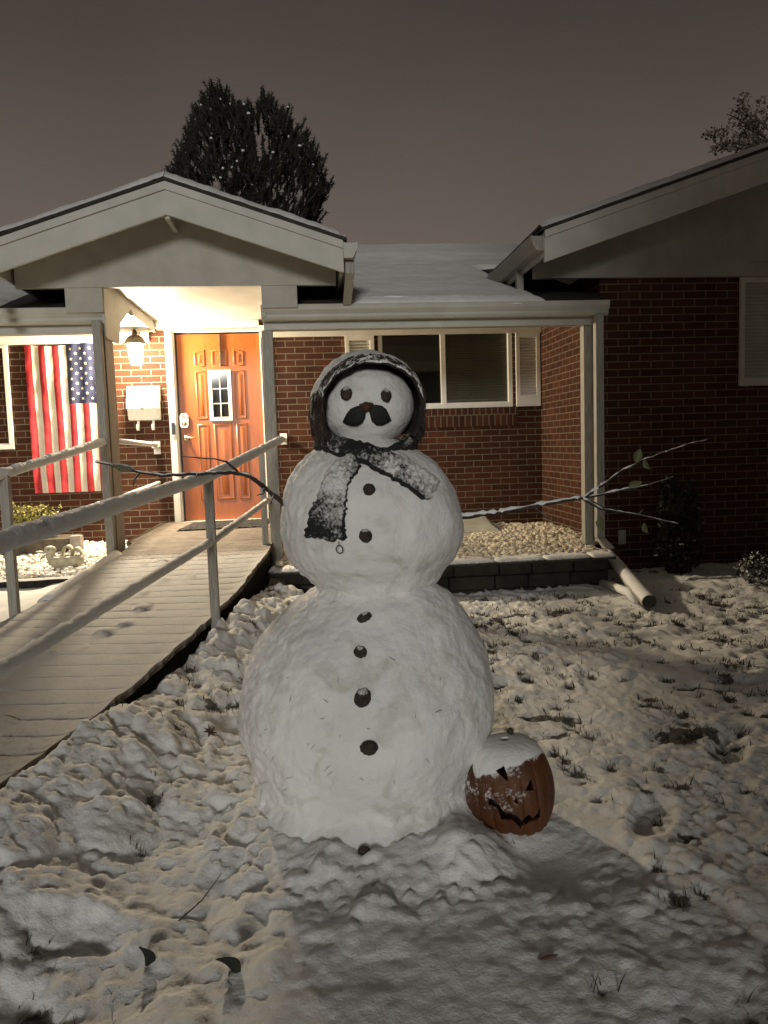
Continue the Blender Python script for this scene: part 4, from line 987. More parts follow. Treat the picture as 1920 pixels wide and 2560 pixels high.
M_bark = varied('bark', (.03, .022, .016), (.06, .045, .035), 8, .9, 30, .7, .01)
M_needle = varied('evergreen_needles', (.008, .008, .005), (.018, .017, .010), 1.6, .8, 10, 0)
def out1(z):   # z 0..1 of the crown height; left, right reach around the trunk
    zs = [0, .35, .5, .62, .74, .84, .90, .95, 1]
    l = [-1.1, -1.45, -1.62, -1.66, -1.60, -1.28, -1.02, -.80, -.55]
    r = [.9, 1.35, 1.62, 1.70, 1.42, 1.25, 1.10, .85, .45]
    return float(np.interp(z, zs, l)), float(np.interp(z, zs, r))
evergreen((-1.02, 16, -1.0), 7.75, 3.4, 'round bushy dark evergreen with upright shoots rising behind the porch gable', 3, 2500, out1, shoot=.30)
def out2(z):
    zs = [0, .3, .6, .8, 1]; return float(np.interp(z, zs, [-2.5, -2.6, -2.1, -1.5, -1.0])), float(np.interp(z, zs, [2.5, 2.6, 2.1, 1.5, 1.0]))
def bare_tree():
    T = thing('sparse_tree', (13.4, 20, -1.0), 'haze tinted sparse tree showing above the right wing roof', 'tree')
    rs = random.Random(12); m = MB(); m.tube([(13.4, 20, -1), (13.3, 20, 4), (13.2, 20, 7.2)], [.25, .18, .08], 8, rough=.1); tips = []
    for i in range(34):
        z = rs.uniform(5.0, 8.3); a = rs.uniform(math.pi*.5, math.pi*1.5) if i % 3 else rs.uniform(-1.5, 1.5); l = rs.uniform(1.2, 2.5)
        b = Vector((13.3, 20, min(z, 7.2))); e = b+Vector((math.cos(a)*l, math.sin(a)*l*.6, rs.uniform(.15, .9)+(z-min(z, 7.2))))
        mid = b.lerp(e, .5)+Vector((0, 0, .2)); m.tube([b, mid, e], [.05, .03, .01], 5)
        for j in range(9): tips.append(mid.lerp(e, rs.random())+Vector((rs.gauss(0, .12), rs.gauss(0, .2), rs.gauss(0, .12))))
    m.mk('trunk', M_bark, T, True); f_ = MB()
    for i, p in enumerate(tips): leaf_cloud(f_, p, (.24, .24, .15), 16, .10, i)
    for k, (x, z) in enumerate(((10.98, 7.95), (11.2, 8.0), (11.4, 8.05), (11.2, 7.6), (11.5, 7.7), (11.75, 8.3), (11.85, 8.6), (11.95, 8.9), (12.1, 8.4), (12.4, 8.3), (12.5, 8.8))):
        leaf_cloud(f_, (x, 20, z-.0), (.22, .2, .13), 40, .10, 500+k)
    f_.mk('crown', varied('haze_tinted_leaves', (.05, .042, .030), (.085, .07, .05), 2, .8, 10, 0), T)  # haze is mixed into the paler leaf colour
bare_tree()
# conifer added out of view behind the photographer to shade wing and lawn
T = thing('shade_conifer', (2.95, -4.2, -1.36), 'tall dense tree added unseen behind the photographer to shade the wing', 'tree')
m = MB(); m.tube([(2.95, -4.2, -1.5), (2.95, -4.2, 8.2)], [.2, .03], 8); m.mk('trunk', M_bark, T)
m = MB(); rs = random.Random(2)
for i in range(20000):
    t = rs.random(); z = -1.1+10.5*t; rr = (2.65*(1-t**3)+.1)*rs.uniform(.2, 1); a = rs.uniform(0, 6.28); c = Vector((2.95+rr*math.cos(a), -4.2+rr*math.sin(a), z))
    d = Vector((math.cos(a), math.sin(a), -.3)); u = Vector((-math.sin(a), math.cos(a), .2))*.13; m.add([c-u, c+d*.40-u*.2, c+d*.40+u*.2, c+u], [(0, 1, 2, 3)])
m.mk('crown', M_needle, T)

# ------------------------------------------------------------------ snowman
SY = 2.75
sman = thing('snowman', (.18, SY, -1.32), 'tall three ball snowman with leaf moustache, scarf and hood in the middle of the lawn', 'snowman')
def rows(L_): return [((a[1]+b[1])/2, a[0], b[0]) for a, b in L_]
headR = [(.290, .205, .235), (.283, .160, .280), (.262, .122, .322), (.234, .091, .352), (.185, .060, .378), (.155, .052, .385), (.118, .050, .386), (.09, .054, .378), (.068, .062, .367), (.034, .095, .337), (.009, .145, .290), (-.012, .19, .25)]
midR = [(.03, .19, .23), (.025, .10, .31), (.001, .041, .370), (-.033, .003, .421), (-.066, -.034, .463), (-.117, -.072, .505), (-.168, -.096, .538), (-.236, -.108, .559), (-.305, -.112, .565), (-.374, -.105, .551), (-.426, -.077, .523), (-.469, -.028, .478), (-.504, .012, .448), (-.56, .05, .40), (-.62, .15, .25)]
botR = [(-.46, .15, .25), (-.50, .04, .42), (-.535, .008, .462), (-.562, -.041, .511), (-.633, -.145, .568), (-.703, -.207, .605), (-.791, -.258, .639), (-.879, -.287, .653), (-.968, -.298, .657), (-1.04, -.293, .652), (-1.11, -.276, .632), (-1.18, -.250, .600), (-1.225, -.243, .585), (-1.26, -.255, .595), (-1.29, -.285, .625), (-1.325, -.35, .69), (-1.37, -.46, .80), (-1.42, -.60, .94)]
def interp_rows(rw, n):
    Z = np.array([r[0] for r in rw]); A = np.array([r[1] for r in rw]); B = np.array([r[2] for r in rw])
    w = (B-A)/2; ds = np.hypot(np.diff(Z), np.diff(w)); s = np.concatenate([[0], np.cumsum(ds)]); q = np.linspace(0, s[-1], n)
    def f(V):
        v = np.interp(q, s, V); k = max(3, n//30)|1; ker = np.ones(k)/k
        return np.convolve(np.pad(v, k//2, 'edge'), ker, 'valid')
    return f(Z), f(A), f(B)
def ball(rw, n, m_, dep, amp, seed, cy=SY):
    z, a, b = interp_rows(rw, n); th = np.linspace(0, 2*math.pi, m_, endpoint=False)
    Zz = np.repeat(z[:, None], m_, 1); hw = ((b-a)/2)[:, None]; cx = ((a+b)/2)[:, None]
    c, s_ = np.cos(th)[None], np.sin(th)[None]
    X = cx+hw*c; Y = cy+hw*dep*s_
    zc = (z[0]+z[-1])/2
    nx_, ny_, nz_ = c+0*hw, s_+0*hw, (Zz-zc)/abs(z[0]-z[-1])*1.6
    ln = np.sqrt(nx_**2+ny_**2+nz_**2)
    d = amp*(1.5*fbm(X*2.7, Y*2.7, Zz*2.7, 3, seed)-.5*np.abs(fbm(X*7, Y*7, Zz*7, 2, seed+14))+.30*fbm(X*14, Y*14, Zz*14, 3, seed+1)+.20*fbm(X*38, Y*38, Zz*38, 4, seed+2, .65))
    lowz = sm(-1.16, -1.32, Zz); d = d+lowz*(.6*clods(th[None]*.42+0*Zz, Zz*1.1, .085, seed+8, .8)+.5*clods(th[None]*.42+0*Zz, Zz, .04, seed+9, .7))-lowz*.01
    wz = np.exp(-((Zz+.505)/.045)**2)*(seed >= 2); d = d+wz*.018*(.6+fbm(X*9, Y*9, Zz*9, 3, seed+12))
    # icy crumbly crust on the left flank
    fl = sm(.35, .95, -c)*sm(-.7, 0, -s_+.4)
    d = d+fl*amp*.7*np.abs(fbm(X*26, Y*26, Zz*26, 3, seed+5))
    return np.stack([X+d*nx_/ln, Y+d*ny_/ln, Zz+d*nz_/ln], -1), (z, a, b, dep)
P, HS = ball(headR, 100, 170, .98, .010, 1); MB().grid(P[::-1], True).mk('head', M_snowman, sman, True)
P, MS = ball(midR, 150, 300, .95, .015, 2); MB().grid(P[::-1], True).mk('middle_ball', M_snowman, sman, True)
P, BS = ball(botR, 210, 380, .95, .021, 3); MB().grid(P[::-1], True).mk('lower_ball', M_snowman, sman, True)
def surf(xs, zs, ref=2.75, lift=0.0):
    """point on the front of the snowman in line with (xs, ref, zs) seen from the eye"""
    y = ref-.3
    for _ in range(60):
        k = y/ref; x, z = xs*k, zs*k; best = None
        for (Z, A, B, dep) in (HS, MS, BS):
            if z > Z[0] or z < Z[-1]: continue
            a, b = np.interp(-z, -Z, A), np.interp(-z, -Z, B); hw = (b-a)/2; u = (x-(a+b)/2)/hw
            if abs(u) >= 1: continue
            yy = SY-hw*dep*math.sqrt(1-u*u)
            if best is None or yy < best: best = yy
        if best is None: best = SY
        y = y*.5+(best-lift)*.5
    k = y/ref
    return Vector((xs*k, y, zs*k))
def surf_n(xs, zs, ref=2.75):
    p, a, b = surf(xs, zs, ref), surf(xs+.01, zs, ref), surf(xs, zs+.01, ref)
    n = (a-p).cross(b-p).normalized()
    return -n if n.y > 0 else n
M_walnut = varied('walnut_shell', (.022, .015, .010), (.06, .042, .028), 30, .75, 90, .8, .004)
def knob(name, xs, zs, r, rz_, seed, ref=2.75, sink=.3, snowy=False, parent=sman, mat=None):
    p = surf(xs, zs, ref); n = surf_n(xs, zs, ref); q = n.to_track_quat('Y', 'Z').to_matrix() @ Matrix.Rotation(rz_, 3, 'Y')
    A = 22; B = 16; vs = []; cov = []
    for j in range(B+1):
        th = math.pi*j/B
        for k in range(A):
            w = 2*math.pi*k/A; v = Vector((math.sin(th)*math.cos(w), math.cos(th), math.sin(th)*math.sin(w)))
            b = 1+.10*float(vnoise(v.x*5+seed, v.y*5, v.z*5, seed))+.06*float(vnoise(v.x*12, v.y*12+seed, v.z*12, seed))
            lv = q @ Vector((v.x*r[0]*b, v.y*r[1]*b, v.z*r[2]*b)); pt = p+n*(r[1]*(1-2*sink)*.5)+lv
            vs.append(pt); cov.append(float(sm(.3, .9, (lv.normalized().z)))*(.60 if snowy else .30))
    m = MB(); m.add(vs, [(j*A+k, (j+1)*A+k, (j+1)*A+(k+1)%A, j*A+(k+1)%A) for j in range(B) for k in range(A)])
    return m.mk(name, mat or M_nut, parent, True, attr=cov)
M_nut = covermat('snow_dusted_walnut', (.018, .013, .009), (.055, .040, .026), 60, .8, 170, .44, .66, .004)
knob('eye', .135, .173, (.021, .012, .026), .25, 1, 2.56, snowy=True); knob('eye', .268, .164, (.019, .012, .024), -.15, 2, 2.56, snowy=True)
for i, (x, z, r, s) in enumerate(((.215, -.165, (.020, .014, .021), False), (.197, -.333, (.021, .016, .023), True), (.182, -.641, (.026, .014, .017), True), (.162, -.768, (.020, .010, .022), True), (.164, -.946, (.030, .016, .026), True), (.182, -1.139, (.023, .015, .028), False))):
    o = knob('button', x, z, r, .3*i, 10+i, 2.75, .25 if i != 3 else .7, s)
bp = (.125, 2.30); m = MB(); m.ell((bp[0], bp[1], gz(*bp)+.004), (.020, .018, .013), 14, 8, rough=.12, seed=3)
tag(m.mk('fallen_button', M_walnut, None, True), 'dark round button fallen onto the snow in front of the snowman', 'button')
# nose
M_carrot = varied('carrot', (.045, .016, .008), (.075, .028, .012), 20, .8, 80, .5, .003)
p = surf(.199, .127, 2.56); m = MB(); m.tube([p+Vector((0, .02, 0)), p+Vector((0, -.012, -.001)), p+Vector((.002, -.026, -.004))], [.020, .016, .007], 12, rough=.3, seed=4); m.ell(p+Vector((-.012, -.001, .006)), (.012, .008, .006), 10, 6, rough=.25, seed=2); m.ell(p+Vector((.012, -.004, .008)), (.014, .009, .007), 10, 6, rough=.25, seed=5); m.mk('nose', M_carrot, sman, True)
M_mous = varied('dark_leaf', (.005, .007, .005), (.012, .015, .010), 14, .8, 80, .5, .002)
def leaf(name, poly, ref, parent, lift=.006, mat=None, bulge=.0025):
    ps = [surf(x, z, ref)+surf_n(x, z, ref)*lift for x, z in poly]; c = sum(ps, Vector())/len(ps); n = surf_n(sum(x for x, z in poly)/len(poly), sum(z for x, z in poly)/len(poly), ref)
    mids = [c.lerp(q, .55)+n*bulge*.6 for q in ps]; K = len(ps)
    back = [q-n*.003 for q in ps]
    m = MB(); m.add([c+n*bulge]+mids+ps+back+[c-n*.001], [(0, 1+i, 1+(i+1)%K) for i in range(K)]+[(1+i, 1+K+i, 1+K+(i+1)%K, 1+(i+1)%K) for i in range(K)]+[(1+K+i, 1+2*K+i, 1+2*K+(i+1)%K, 1+K+(i+1)%K) for i in range(K)])
    return m.mk(name, mat or M_mous, parent, True)
leaf('moustache_leaf', [(.121, .080), (.127, .092), (.135, .107), (.149, .122), (.171, .131), (.190, .128), (.199, .117), (.195, .092), (.185, .075), (.168, .066), (.150, .066), (.132, .072)], 2.56, sman)
leaf('moustache_leaf', [(.208, .117), (.216, .128), (.232, .133), (.252, .129), (.266, .117), (.274, .101), (.278, .090), (.282, .082), (.270, .073), (.250, .065), (.232, .066), (.217, .080)], 2.56, sman)
# arms
M_twig = topsnow('snowy_branch', (.018, .012, .009), (.040, .028, .02), .55, .95, 20, .85, 80)
def branch(parent, pts, r0, r1, y0, y1, seed, sub=6):
    n = len(pts); C = []
    for i in range(n-1):
        for k in range(sub):
            t = k/sub; a, b = pts[i], pts[i+1]; C.append((a[0]+(b[0]-a[0])*t, a[1]+(b[1]-a[1])*t))
    C.append(pts[-1]); N_ = len(C); P_ = []; Rr = []
    for i, (x, z) in enumerate(C):
        t = i/(N_-1); y = y0+(y1-y0)*t; k = y/2.75; j = .0025*float(vnoise(i*.7, seed)); P_.append((x*k, y, z*k+j)); Rr.append((r0+(r1-r0)*t)*(1+.18*float(vnoise(i*1.3, seed+4))))
    return P_, Rr
larm = [(-.09, -.21), (-.157, -.146), (-.213, -.099), (-.278, -.083), (-.352, -.084), (-.441, -.085), (-.522, -.087), (-.601, -.071), (-.68, -.049), (-.75, -.03)]
m = MB(); P_, Rr = branch(sman, larm, .0095, .0025, 2.72, 2.72, 1); m.tube(P_, Rr, 9)
for ps in ([(-.253, -.084), (-.292, -.046), (-.349, -.031), (-.454, -.017)], [(-.60, -.075), (-.618, -.095), (-.622, -.118)], [(-.13, -.165), (-.137, -.185), (-.142, -.20)], [(-.165, -.14), (-.168, -.165), (-.19, -.17)], [(-.40, -.085), (-.402, -.094)]):
    a, b = branch(sman, ps, .0045, .0018, 2.72, 2.68, 5, 4); m.tube(a, b, 6)
arm1 = m.mk('branch_arm', M_twig, sman, True, label='bare thin branch arm pointing left across the handrail')
rarm = [(.55, -.28), (.668, -.272), (.774, -.259), (.917, -.238), (1.029, -.225), (1.098, -.181), (1.179, -.126), (1.28, -.085), (1.39, -.05), (1.519, -.019)]
m = MB(); P_, Rr = branch(sman, rarm, .009, .0015, 2.75, 2.75, 2); m.tube(P_, Rr, 9)
Lr = [(rarm, .0125)]
for ps, r0 in (([(1.035, -.226), (1.17, -.204), (1.28, -.187), (1.381, -.159)], .0045), ([(1.02, -.228), (1.097, -.272), (1.243, -.299), (1.4, -.341)], .0055), ([(.83, -.25), (.87, -.285), (.91, -.31)], .004), ([(1.06, -.24), (1.10, -.26), (1.115, -.29)], .003), ([(1.24, -.30), (1.26, -.28)], .003)):
    a, b = branch(sman, ps, r0, .002, 2.75, 2.72, 7, 5); m.tube(a, b, 7)
arm2 = m.mk('branch_arm', M_twig, sman, True, label='forked branch arm loaded with snow pointing right')
for i, (ps, r0, r1) in enumerate(((rarm[:6], .010, .006), (rarm[5:], .005, .0012), ([(1.02, -.228), (1.097, -.272), (1.243, -.299), (1.4, -.341)], .006, .0015), ([(1.035, -.226), (1.17, -.204), (1.28, -.187)], .006, .003))):
    a, b = branch(sman, ps, r0, r1, 2.75, 2.75, 2 if i < 2 else 7, 8)
    a = [(x, y, z+r*(.75)) for (x, y, z), r in zip(a, b)]; b2 = [max(.0008, r*(.50+.75*float(vnoise(j*.9, i, 0, 3)))) for j, r in enumerate(b)]
    MB().tube(a, b2, 8, rough=.25, seed=i).mk('arm_snow', M_snow, arm2, True)
a, b = branch(sman, larm[2:], .006, .002, 2.72, 2.72, 1, 8); MB().tube([(x, y, z+.005) for x, y, z in a], [max(.0008, r*(.6+.6*float(vnoise(j*.8, 1)))) for j, r in enumerate(b)], 7, rough=.3, seed=9).mk('arm_snow', M_snow, arm1, True)
M_dleaf = varied('dry_leaf', (.07, .075, .028), (.13, .12, .05), 12, .6, 60, .4, .002)
def free_leaf(parent, c, size, ang, seed, mat, tilt=.4, aspect=.5, name='leaf', tooth=0, curl=.35):
    rs = random.Random(seed); K = 9; up = Vector((math.cos(ang), 0, math.sin(ang))); side = Vector((-math.sin(ang), tilt, math.cos(ang))).normalized(); nrm = up.cross(side).normalized()
    vs = []; c = Vector(c)
    for i in range(K+1):
        t = i/K; w = size*aspect*math.sin(math.pi*min(1, t*.98+.01))**.8*(1+tooth*(i % 2))
        cu = nrm*size*curl*(t-.5)**2
        vs += [c+up*size*(t-.5)-side*w*.5+cu-nrm*w*.2, c+up*size*(t-.5)+cu+nrm*w*.15, c+up*size*(t-.5)+side*w*.5+cu-nrm*w*.2]
    m = MB(); m.add(vs, [(i*3+j, i*3+j+1, i*3+4+j, i*3+3+j) for i in range(K) for j in (0, 1)]); m.add([v-nrm*.0015 for v in vs], [(i*3+j, i*3+3+j, i*3+4+j, i*3+j+1) for i in range(K) for j in (0, 1)])
    return m.mk(name, mat, parent, True)
for i, (x, z, s, a) in enumerate(((1.238, -.075, .055, 1.3), (1.271, -.108, .045, -1.0), (1.225, -.182, .055, .3), (1.091, -.325, .06, -1.4), (1.267, -.35, .045, -1.2))): free_leaf(arm2, (x, 2.745, z), s, a, i, M_dleaf, .4, .6)
free_leaf(arm1, (-.645, 2.715, -.052), .075, -.25, 7, topsnow('curled_leaf', (.05, .045, .02), (.10, .085, .045), .5, .9), .5, .42)

# scarf
M_scarf = covermat('dark_knit_scarf', (.006, .008, .008), (.016, .020, .018), 60, .9, 130, .40, .74, .006)
def strand(name, ctr, wid, seed, ref=2.56, lift=.004, thick=.020, snowb=.5, n=120, m_=26, tail=0, parent=None):
    c = np.array(ctr, float); w = np.array(wid, float); s = np.concatenate([[0], np.cumsum(np.hypot(*np.diff(c, axis=0).T))]); q = np.linspace(0, s[-1], n)
    cx, cz, cw = np.interp(q, s, c[:, 0]), np.interp(q, s, c[:, 1]), np.interp(q, s, w)
    k = 9; ker = np.ones(k)/k
    cx, cz, cw = [np.convolve(np.pad(v, k//2, 'edge'), ker, 'valid') for v in (cx, cz, cw)]
    tx, tz = np.gradient(cx), np.gradient(cz); ln = np.hypot(tx, tz); tx, tz = tx/ln, tz/ln
    top = []; cov = []
    for i in range(n):
        e = min(1, i/4, (n-1-i)/4)**.5
        for j in range(m_):
            v = j/(m_-1)*2-1; jag = 1+.10*float(vnoise(i*.28, (v > 0)*5+seed, 0, 3))
            x = cx[i]-tz[i]*v*cw[i]*.5*jag; z = cz[i]+tx[i]*v*cw[i]*.5*jag
            if i > n-14: # ragged end
                x += tx[i]*.012*float(vnoise(j*.5, seed, 0, 8))*(i-n+14)/14; z += tz[i]*.012*float(vnoise(j*.5, seed, 0, 8))*(i-n+14)/14
            p = surf(x, z, ref); nn = surf_n(x, z, ref)
            prof = math.sqrt(max(0, 1-v*v*.98)); lum = float(clods(np.array([x*1.0]), np.array([z*1.0]), .016, seed, .95)[0])/.016
            sg = snowb if not hasattr(snowb, '__len__') else snowb[0]+(snowb[1]-snowb[0])*i/(n-1); sn_ = .5+.55*float(fbm(x*11, z*11, seed, 3, seed))+.30*lum+sg-.5
            h = lift+thick*prof*e+.012*lum*prof*e*(1.0 if sn_ > .5 else .45)
            top.append(p+nn*h); cov.append(sn_ if prof > .3 else sn_-.35)
    m = MB(); P_ = np.array([tuple(v) for v in top]).reshape(n, m_, 3); m.grid(P_[:, ::-1] if False else P_)
    nrm = np.array([tuple(surf_n(cx[i], cz[i], ref)) for i in range(n)])
    low = P_.copy(); low[:] = P_-nrm[:, None, :]*(.016); b0 = len(m.v); m.grid(low)
    # rim
    rim = [i*m_ for i in range(n)]+[(n-1)*m_+j for j in range(1, m_)]+[i*m_+m_-1 for i in range(n-2, -1, -1)]+[j for j in range(m_-2, 0, -1)]
    for a, b in zip(rim, rim[1:]+rim[:1]): m.f.append((a, b, b+b0, a+b0)); m.mi.append(0)
    return m.mk(name, M_scarf, parent, True, attr=cov+[0]*len(cov))
def c6(x, y):   # photo-crop measurement to the reference plane 2.56 in front of the eye (precomputed affine fit)
    return (.117+(x-560)*.0003764*1.0+(y-812)*(-.0000123), .079-(y-812)*.0003768+(x-560)*-.0000121)
scarf = thing('scarf', (.2, 2.5, -.30), 'black knitted scarf crusted with snow and crossed on the chest of the snowman', 'scarf')
# ring round the neck
A_ = 90; B_ = 18; vs = []; cov = []
for i in range(A_):
    a = 2*math.pi*i/A_; cx0, cy0 = .208+.172*math.cos(a), SY+.165*math.sin(a); fr = max(0, -math.sin(a))
    cz0 = -.010-.030*fr**2+.010*abs(math.cos(a))
    for j in range(B_):
        w = 2*math.pi*j/B_; r = .024*(1+.35*float(vnoise(i*.45, j*.7, 0, 6))); rr = r*math.cos(w)*.8
        vs.append((cx0+rr*math.cos(a), cy0+rr*math.sin(a), cz0+r*math.sin(w)*1.05)); cov.append(.30+.35*max(0, math.sin(w))*float(vnoise(i*.2, j*.3, 0, 4)))
m = MB(); m.add(vs, [(i*B_+j, ((i+1)%A_)*B_+j, ((i+1)%A_)*B_+(j+1)%B_, i*B_+(j+1)%B_) for i in range(A_) for j in range(B_)])
m.mk('neck_wrap', M_scarf, scarf, True, attr=cov)
strand('hanging_end', [c6(690, 1150), c6(580, 1250), c6(505, 1350), (c6(478, 1480)), c6(440, 1620), c6(412, 1760), c6(405, 1870)], [.05, .078, .085, .095, .115, .128, .128], 3, snowb=(.62, .36), parent=scarf)
strand('crossing_end', [c6(400, 1000), c6(520, 1055), c6(660, 1085), c6(820, 1130), c6(960, 1200), c6(1130, 1285), c6(1260, 1370), c6(1370, 1440)], [.045, .052, .055, .062, .070, .074, .078, .078], 9, lift=.014, snowb=(.26, .56), parent=scarf)
m = MB(); c = surf(*c6(550, 1945), 2.56); n = surf_n(*c6(550, 1945), 2.56); pts = []
q = n.to_track_quat('Y', 'Z').to_matrix()
for i in range(21):
    a = 2*math.pi*i/20; pts.append(c+n*.022+q @ Vector((math.cos(a)*.0115, 0, math.sin(a)*.0135)))
m.tube(pts, .0018, 6); m.tube([pts[5], pts[5]+Vector((-.002, .0, .012))], .0014, 5); m.mk('ring', M_black, scarf, True)

# hood with hair
hood = thing('hood', (.218, SY, .10), 'furry brown hood under thick snow with hair hanging beside the snowman face', 'hat')
M_hood = covermat('brown_fur_hood', (.010, .007, .006), (.034, .022, .016), 50, .95, 65, .46, .60, .006)
HC = Vector((.218, 2.72, .13))
def radii(ph):
    d = np.degrees(ph)
    ri = np.interp(d, [-50, -20, 0, 30, 60, 90, 120, 150, 180, 200, 230], [.190, .188, .185, .180, .162, .150, .154, .166, .170, .176, .182])
    ro = np.interp(d, [-50, -20, 0, 20, 45, 70, 90, 110, 135, 160, 180, 200, 230], [.190, .196, .198, .204, .206, .204, .206, .206, .204, .208, .208, .205, .200])
    return ri, ro
PH = np.radians(np.linspace(-36, 216, 150)); TT = np.linspace(0, 1, 60); vs = []; cov = []
for t in TT:
    for ph in PH:
        ri, ro = radii(ph); up = max(0, math.sin(ph))
        if t < .3: k = t/.3; r = ri+(ro-ri)*math.sin(k*math.pi/2); y = 2.60+.0*up+(.12)*(k**1.3)-.020*up*(1-k)
        else: k = (t-.3)/.7; r = ro*math.cos(k*math.pi/2*.97); y = 2.72+.215*math.sin(k*math.pi/2)
        x, z = HC.x+r*math.cos(ph), HC.z+r*math.sin(ph)
        lum = float(fbm(x*26, y*26, z*26, 3, 5)); st = float(vnoise(x*40+z*20, z*14, 0, 9))
        g = 1+.035*lum+.018*st
        x, z = HC.x+(x-HC.x)*g, HC.z+(z-HC.z)*g
        vs.append((x, y-.006*lum, z)); cov.append(.12+.74*float(sm(-.12, .50, math.sin(ph)+.35*lum+.12*st))+.10*lum-(.10 if t < .04 else 0)+.26*float(vnoise(ph*9, t*26, 0, 11)))
m = MB(); m.add(vs, [(i*150+j, i*150+j+1, (i+1)*150+j+1, (i+1)*150+j) for i in range(59) for j in range(149)])
inner = [(HC.x+(x-HC.x)*.93, y+.004, HC.z+(z-HC.z)*.93) for x, y, z in vs]; m.add(inner, [(i*150+j, (i+1)*150+j, (i+1)*150+j+1, i*150+j+1) for i in range(59) for j in range(149)])
for j in range(149): m.f.append((j, 9000+j, 9000+j+1, j+1)); m.mi.append(0)
m.mk('cap', M_hood, hood, True, attr=cov+[-.3]*len(cov))
M_hair = varied('dark_brown_hair', (.014, .009, .006), (.05, .032, .022), 30, .7, 50, 0)
m = MB(); rs = random.Random(3)
for i in range(520):
    left = (i % 3) > 0; d = rs.uniform(160, 217) if left else rs.uniform(-25, 10); ph = math.radians(d); ri, ro = radii(ph); k = rs.random()
    r = ri+(ro-ri)*k*1.02; y = 2.60+.13*k+rs.uniform(0, .10)*(k > .8); b = Vector((HC.x+r*math.cos(ph), y, HC.z+r*math.sin(ph))); sgn = -1 if left else 1
    l = rs.uniform(.03, .085)*(1.0 if left else .8)
    if b.z-l < -.03: l = max(.01, b.z+.03)
    pts = [b, b+Vector((sgn*rs.uniform(-.004, .008), rs.uniform(-.006, .004), -l*.5)), b+Vector((-sgn*rs.uniform(-.006, .014), rs.uniform(-.006, .006), -l))]
    m.tube(pts, [.0022, .0018, .0005], 4, caps=False)
for i in range(700):   # fur along the front rim
    d = rs.uniform(-40, 220); ph = math.radians(d); ri, ro = radii(ph); k = rs.random()*.5; r = ri+(ro-ri)*k+.002; b = Vector((HC.x+r*math.cos(ph), 2.60+.05*k-.02*max(0, math.sin(ph)), HC.z+r*math.sin(ph)))
    t = Vector((-math.sin(ph), -.3, math.cos(ph)))*(-1 if d < 90 else 1); l = rs.uniform(.012, .03); e = b+t*l*-1*(-1)+Vector((rs.gauss(0, .004), rs.gauss(0, .004), -rs.random()*.012))
    m.tube([b, e], [.0015, .0004], 3, caps=False)
m.mk('hair', M_hair, hood)

# bits of grass and twigs stuck to the balls
m = MB(); rs = random.Random(9)
for i in range(30):
    if i < 20: x, z = rs.uniform(-.22, .2), rs.uniform(-1.28, -.85)
    else: x, z = rs.uniform(-.1, .55), rs.uniform(-1.3, -.2)
    a = rs.uniform(0, 6.28); l = rs.uniform(.008, .03); pts = []
    for k in (-1, 0, 1):
        xx, zz = x+math.cos(a)*l*k*.5, z+math.sin(a)*l*k*.5; pts.append(surf(xx, zz)+surf_n(xx, zz)*(.004+.003*(k == 1)))
    m.tube(pts, [.0004, .0008, .0003], 4)
m.mk('grass_bits', M_grass, sman)

# ------------------------------------------------------------------ pumpkin
pk = thing('jack_o_lantern', (.66, 2.50, -1.37), 'carved orange pumpkin face capped with snow leaning on the snowman', 'pumpkin')
PC = Vector((.655, 2.50, -1.222)); RX, RZ = .157, .198; tilt = Matrix.Rotation(math.radians(-4), 3, 'Y')
kx = 2.52/1884.0/5.184
def cp(L_): return [((x-860)*kx, -(y-1010)*kx/.9+.062) for x, y in L_]
cuts = [cp([(600, 800), (725, 745), (740, 905)]), cp([(940, 1025), (1040, 905), (1075, 960), (1095, 1045)]), cp([(772, 1120), (812, 1078), (836, 1175)]),
        cp([(455, 1105), (580, 1125), (620, 1230), (700, 1280), (770, 1270), (860, 1380), (960, 1310), (1010, 1370), (1135, 1285), (1110, 1425), (1000, 1425), (925, 1440), (850, 1495), (770, 1400), (690, 1360), (595, 1350), (555, 1210), (465, 1185)])]
def inside(poly, x, z):
    r = False; j = len(poly)-1
    for i in range(len(poly)):
        (xi, zi), (xj, zj) = poly[i], poly[j]
        if (zi > z) != (zj > z) and x < (xj-xi)*(z-zi)/(zj-zi)+xi: r = not r
        j = i
    return r
NA, NB = 380, 260; idx = {}; vs = []; cov = []; loc2 = []
for j in range(NB+1):
    th = math.pi*(.02+.96*j/NB)
    for i in range(NA):
        a = 2*math.pi*i/NA
        rib = 1-.045*abs(math.sin(a*10*.5))**.5*0-.060*(1-abs(math.sin(a*8.5)))**2*(1-.8*float(sm(.045, .10, RZ*math.cos(th))))
        st, ct = math.sin(th), math.cos(th); flatr = st**.82
        x, y, z = RX*flatr*math.cos(a)*rib, RX*.96*flatr*math.sin(a)*rib, RZ*ct*(1-.10*max(0, ct)**6)
        if ct < -.2: x *= 1-.14*(-ct-.2); y *= 1-.14*(-ct-.2)
        loc2.append((x, y, z))
        lum = float(fbm(x*22, y*22, z*22, 3, 6))
        c = float(sm(.098, .140, z+.045*float(vnoise(x*14, y*14, z*14, 2))-(x*.12)+.02*lum)); c2 = float(sm(.11, -.06, x))*float(sm(-.09, .07, z))*(.46+.6*lum)
        cv = max(c, c2)*(1 if y < .2 else 1)
        d = 1+.05*c*(.7+.4*lum)*float(max(0, ct))+.012*cv*lum
        v = tilt @ Vector((x*d, y*d, z*(1+.035*c)))+PC; vs.append(v); cov.append(.12+.95*c if c > c2 else .18+.6*c2)
m = MB(); m.v = [tuple(v) for v in vs]
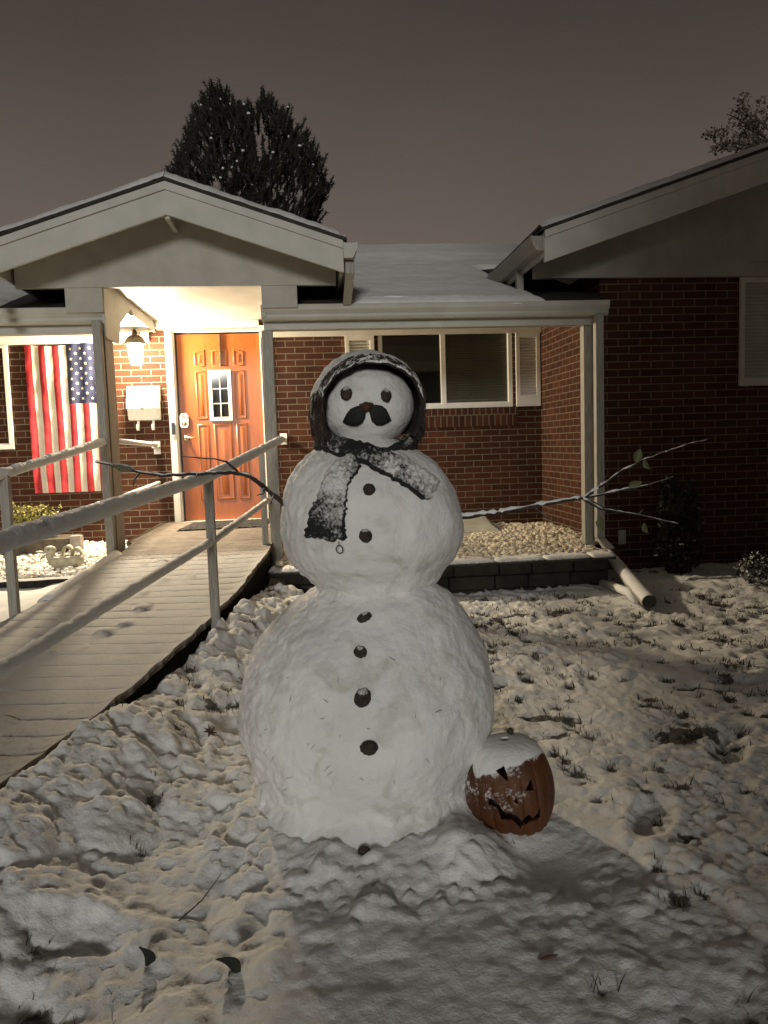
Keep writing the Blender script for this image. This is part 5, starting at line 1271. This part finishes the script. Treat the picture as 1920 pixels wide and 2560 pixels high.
for j in range(NB):
    for i in range(NA):
        q = (j*NA+i, (j+1)*NA+i, (j+1)*NA+(i+1)%NA, j*NA+(i+1)%NA)
        cx_, cy_, cz_ = [sum(loc2[k][e] for k in q)/4 for e in range(3)]
        if cy_ < 0 and any(inside(p_, cx_, cz_) for p_ in cuts): continue
        m.f.append(q); m.mi.append(0)
M_pump = covermat('pumpkin_skin', (.066, .018, .002), (.105, .031, .004), 9, .55, 90, .42, .66, .003)
o = m.mk('shell', M_pump, pk, True, attr=cov); md = o.modifiers.new('wall', 'SOLIDIFY'); md.thickness = .016; md.offset = -1
m = MB(); m.tube([PC+tilt @ Vector((.03, .04, RZ*.95)), PC+tilt @ Vector((.034, .035, RZ+.002))], [.013, .009], 8, rough=.5); m.mk('stem', M_bark, pk, True)

# leaves and twigs on the lawn
M_oak = varied('brown_oak_leaf', (.05, .022, .014), (.09, .04, .022), 20, .7, 60, .4, .002)
def star_leaf(c, s, seed, label):
    m = MB(); K = 14; rs = random.Random(seed); ring = []
    for k in range(K):
        a = 2*math.pi*k/K; r = s*(1.0 if k % 2 == 0 else .38)*rs.uniform(.8, 1.15); ring.append((c[0]+r*math.cos(a), c[1]+r*.25*math.sin(a)-.02*math.cos(a), c[2]+r*.9*math.sin(a)*.7+r*.2))
    m.add([c]+ring+[(x, y+.002, z) for x, y, z in ring], [(0, 1+k, 1+(k+1)%K) for k in range(K)]+[(1+k, 1+K+k, 1+K+(k+1)%K, 1+(k+1)%K) for k in range(K)])
    tag(m.mk('oak_leaf', M_oak, None), label, 'leaf')
star_leaf((-.46, 3.14, gz(-.46, 3.14)+.02), .04, 3, 'brown lobed leaf on the snow beside the left flank of the snowman')
for i, (x, y, s, a, lab) in enumerate(((-.47, 1.90, .075, 1.7, 'dark curled leaf standing in the snow at the lower left'), (-.25, 1.84, .085, 2.2, 'dark slim leaf standing in the snow below the snowman, left of centre'))):
    o = free_leaf(None, (x, y, gz(x, y)+.018), s, a, i, M_mous, .8, .60, 'curled_leaf', curl=.9); tag(o, lab, 'leaf', 'dark leaves standing in the near snow')
x, y = .56, 1.78; o = free_leaf(None, (x, y, gz(x, y)+.006), .055, .15, 5, M_oak, .9, .2, 'curled_leaf'); tag(o, 'thin brown leaf lying flat on the smooth snow in the lower right', 'leaf')
z0 = gz(-.36, 2.12); m = MB(); m.tube([(-.42, 2.05, z0+.002), (-.36, 2.12, z0+.018), (-.31, 2.20, z0+.05)], [.0022, .002, .001], 5); tag(m.mk('twig', M_bark, None, True), 'thin dark twig lying slanted on the snow left of the snowman', 'twig')

# ------------------------------------------------------------------ lift everything so that the eye is 1.30 m up
for o in S.objects:
    if '_w' in o: del o['_w']
for o in S.objects:
    if o.parent is None and o.type in ('MESH', 'EMPTY'): o.location.z += ZUP
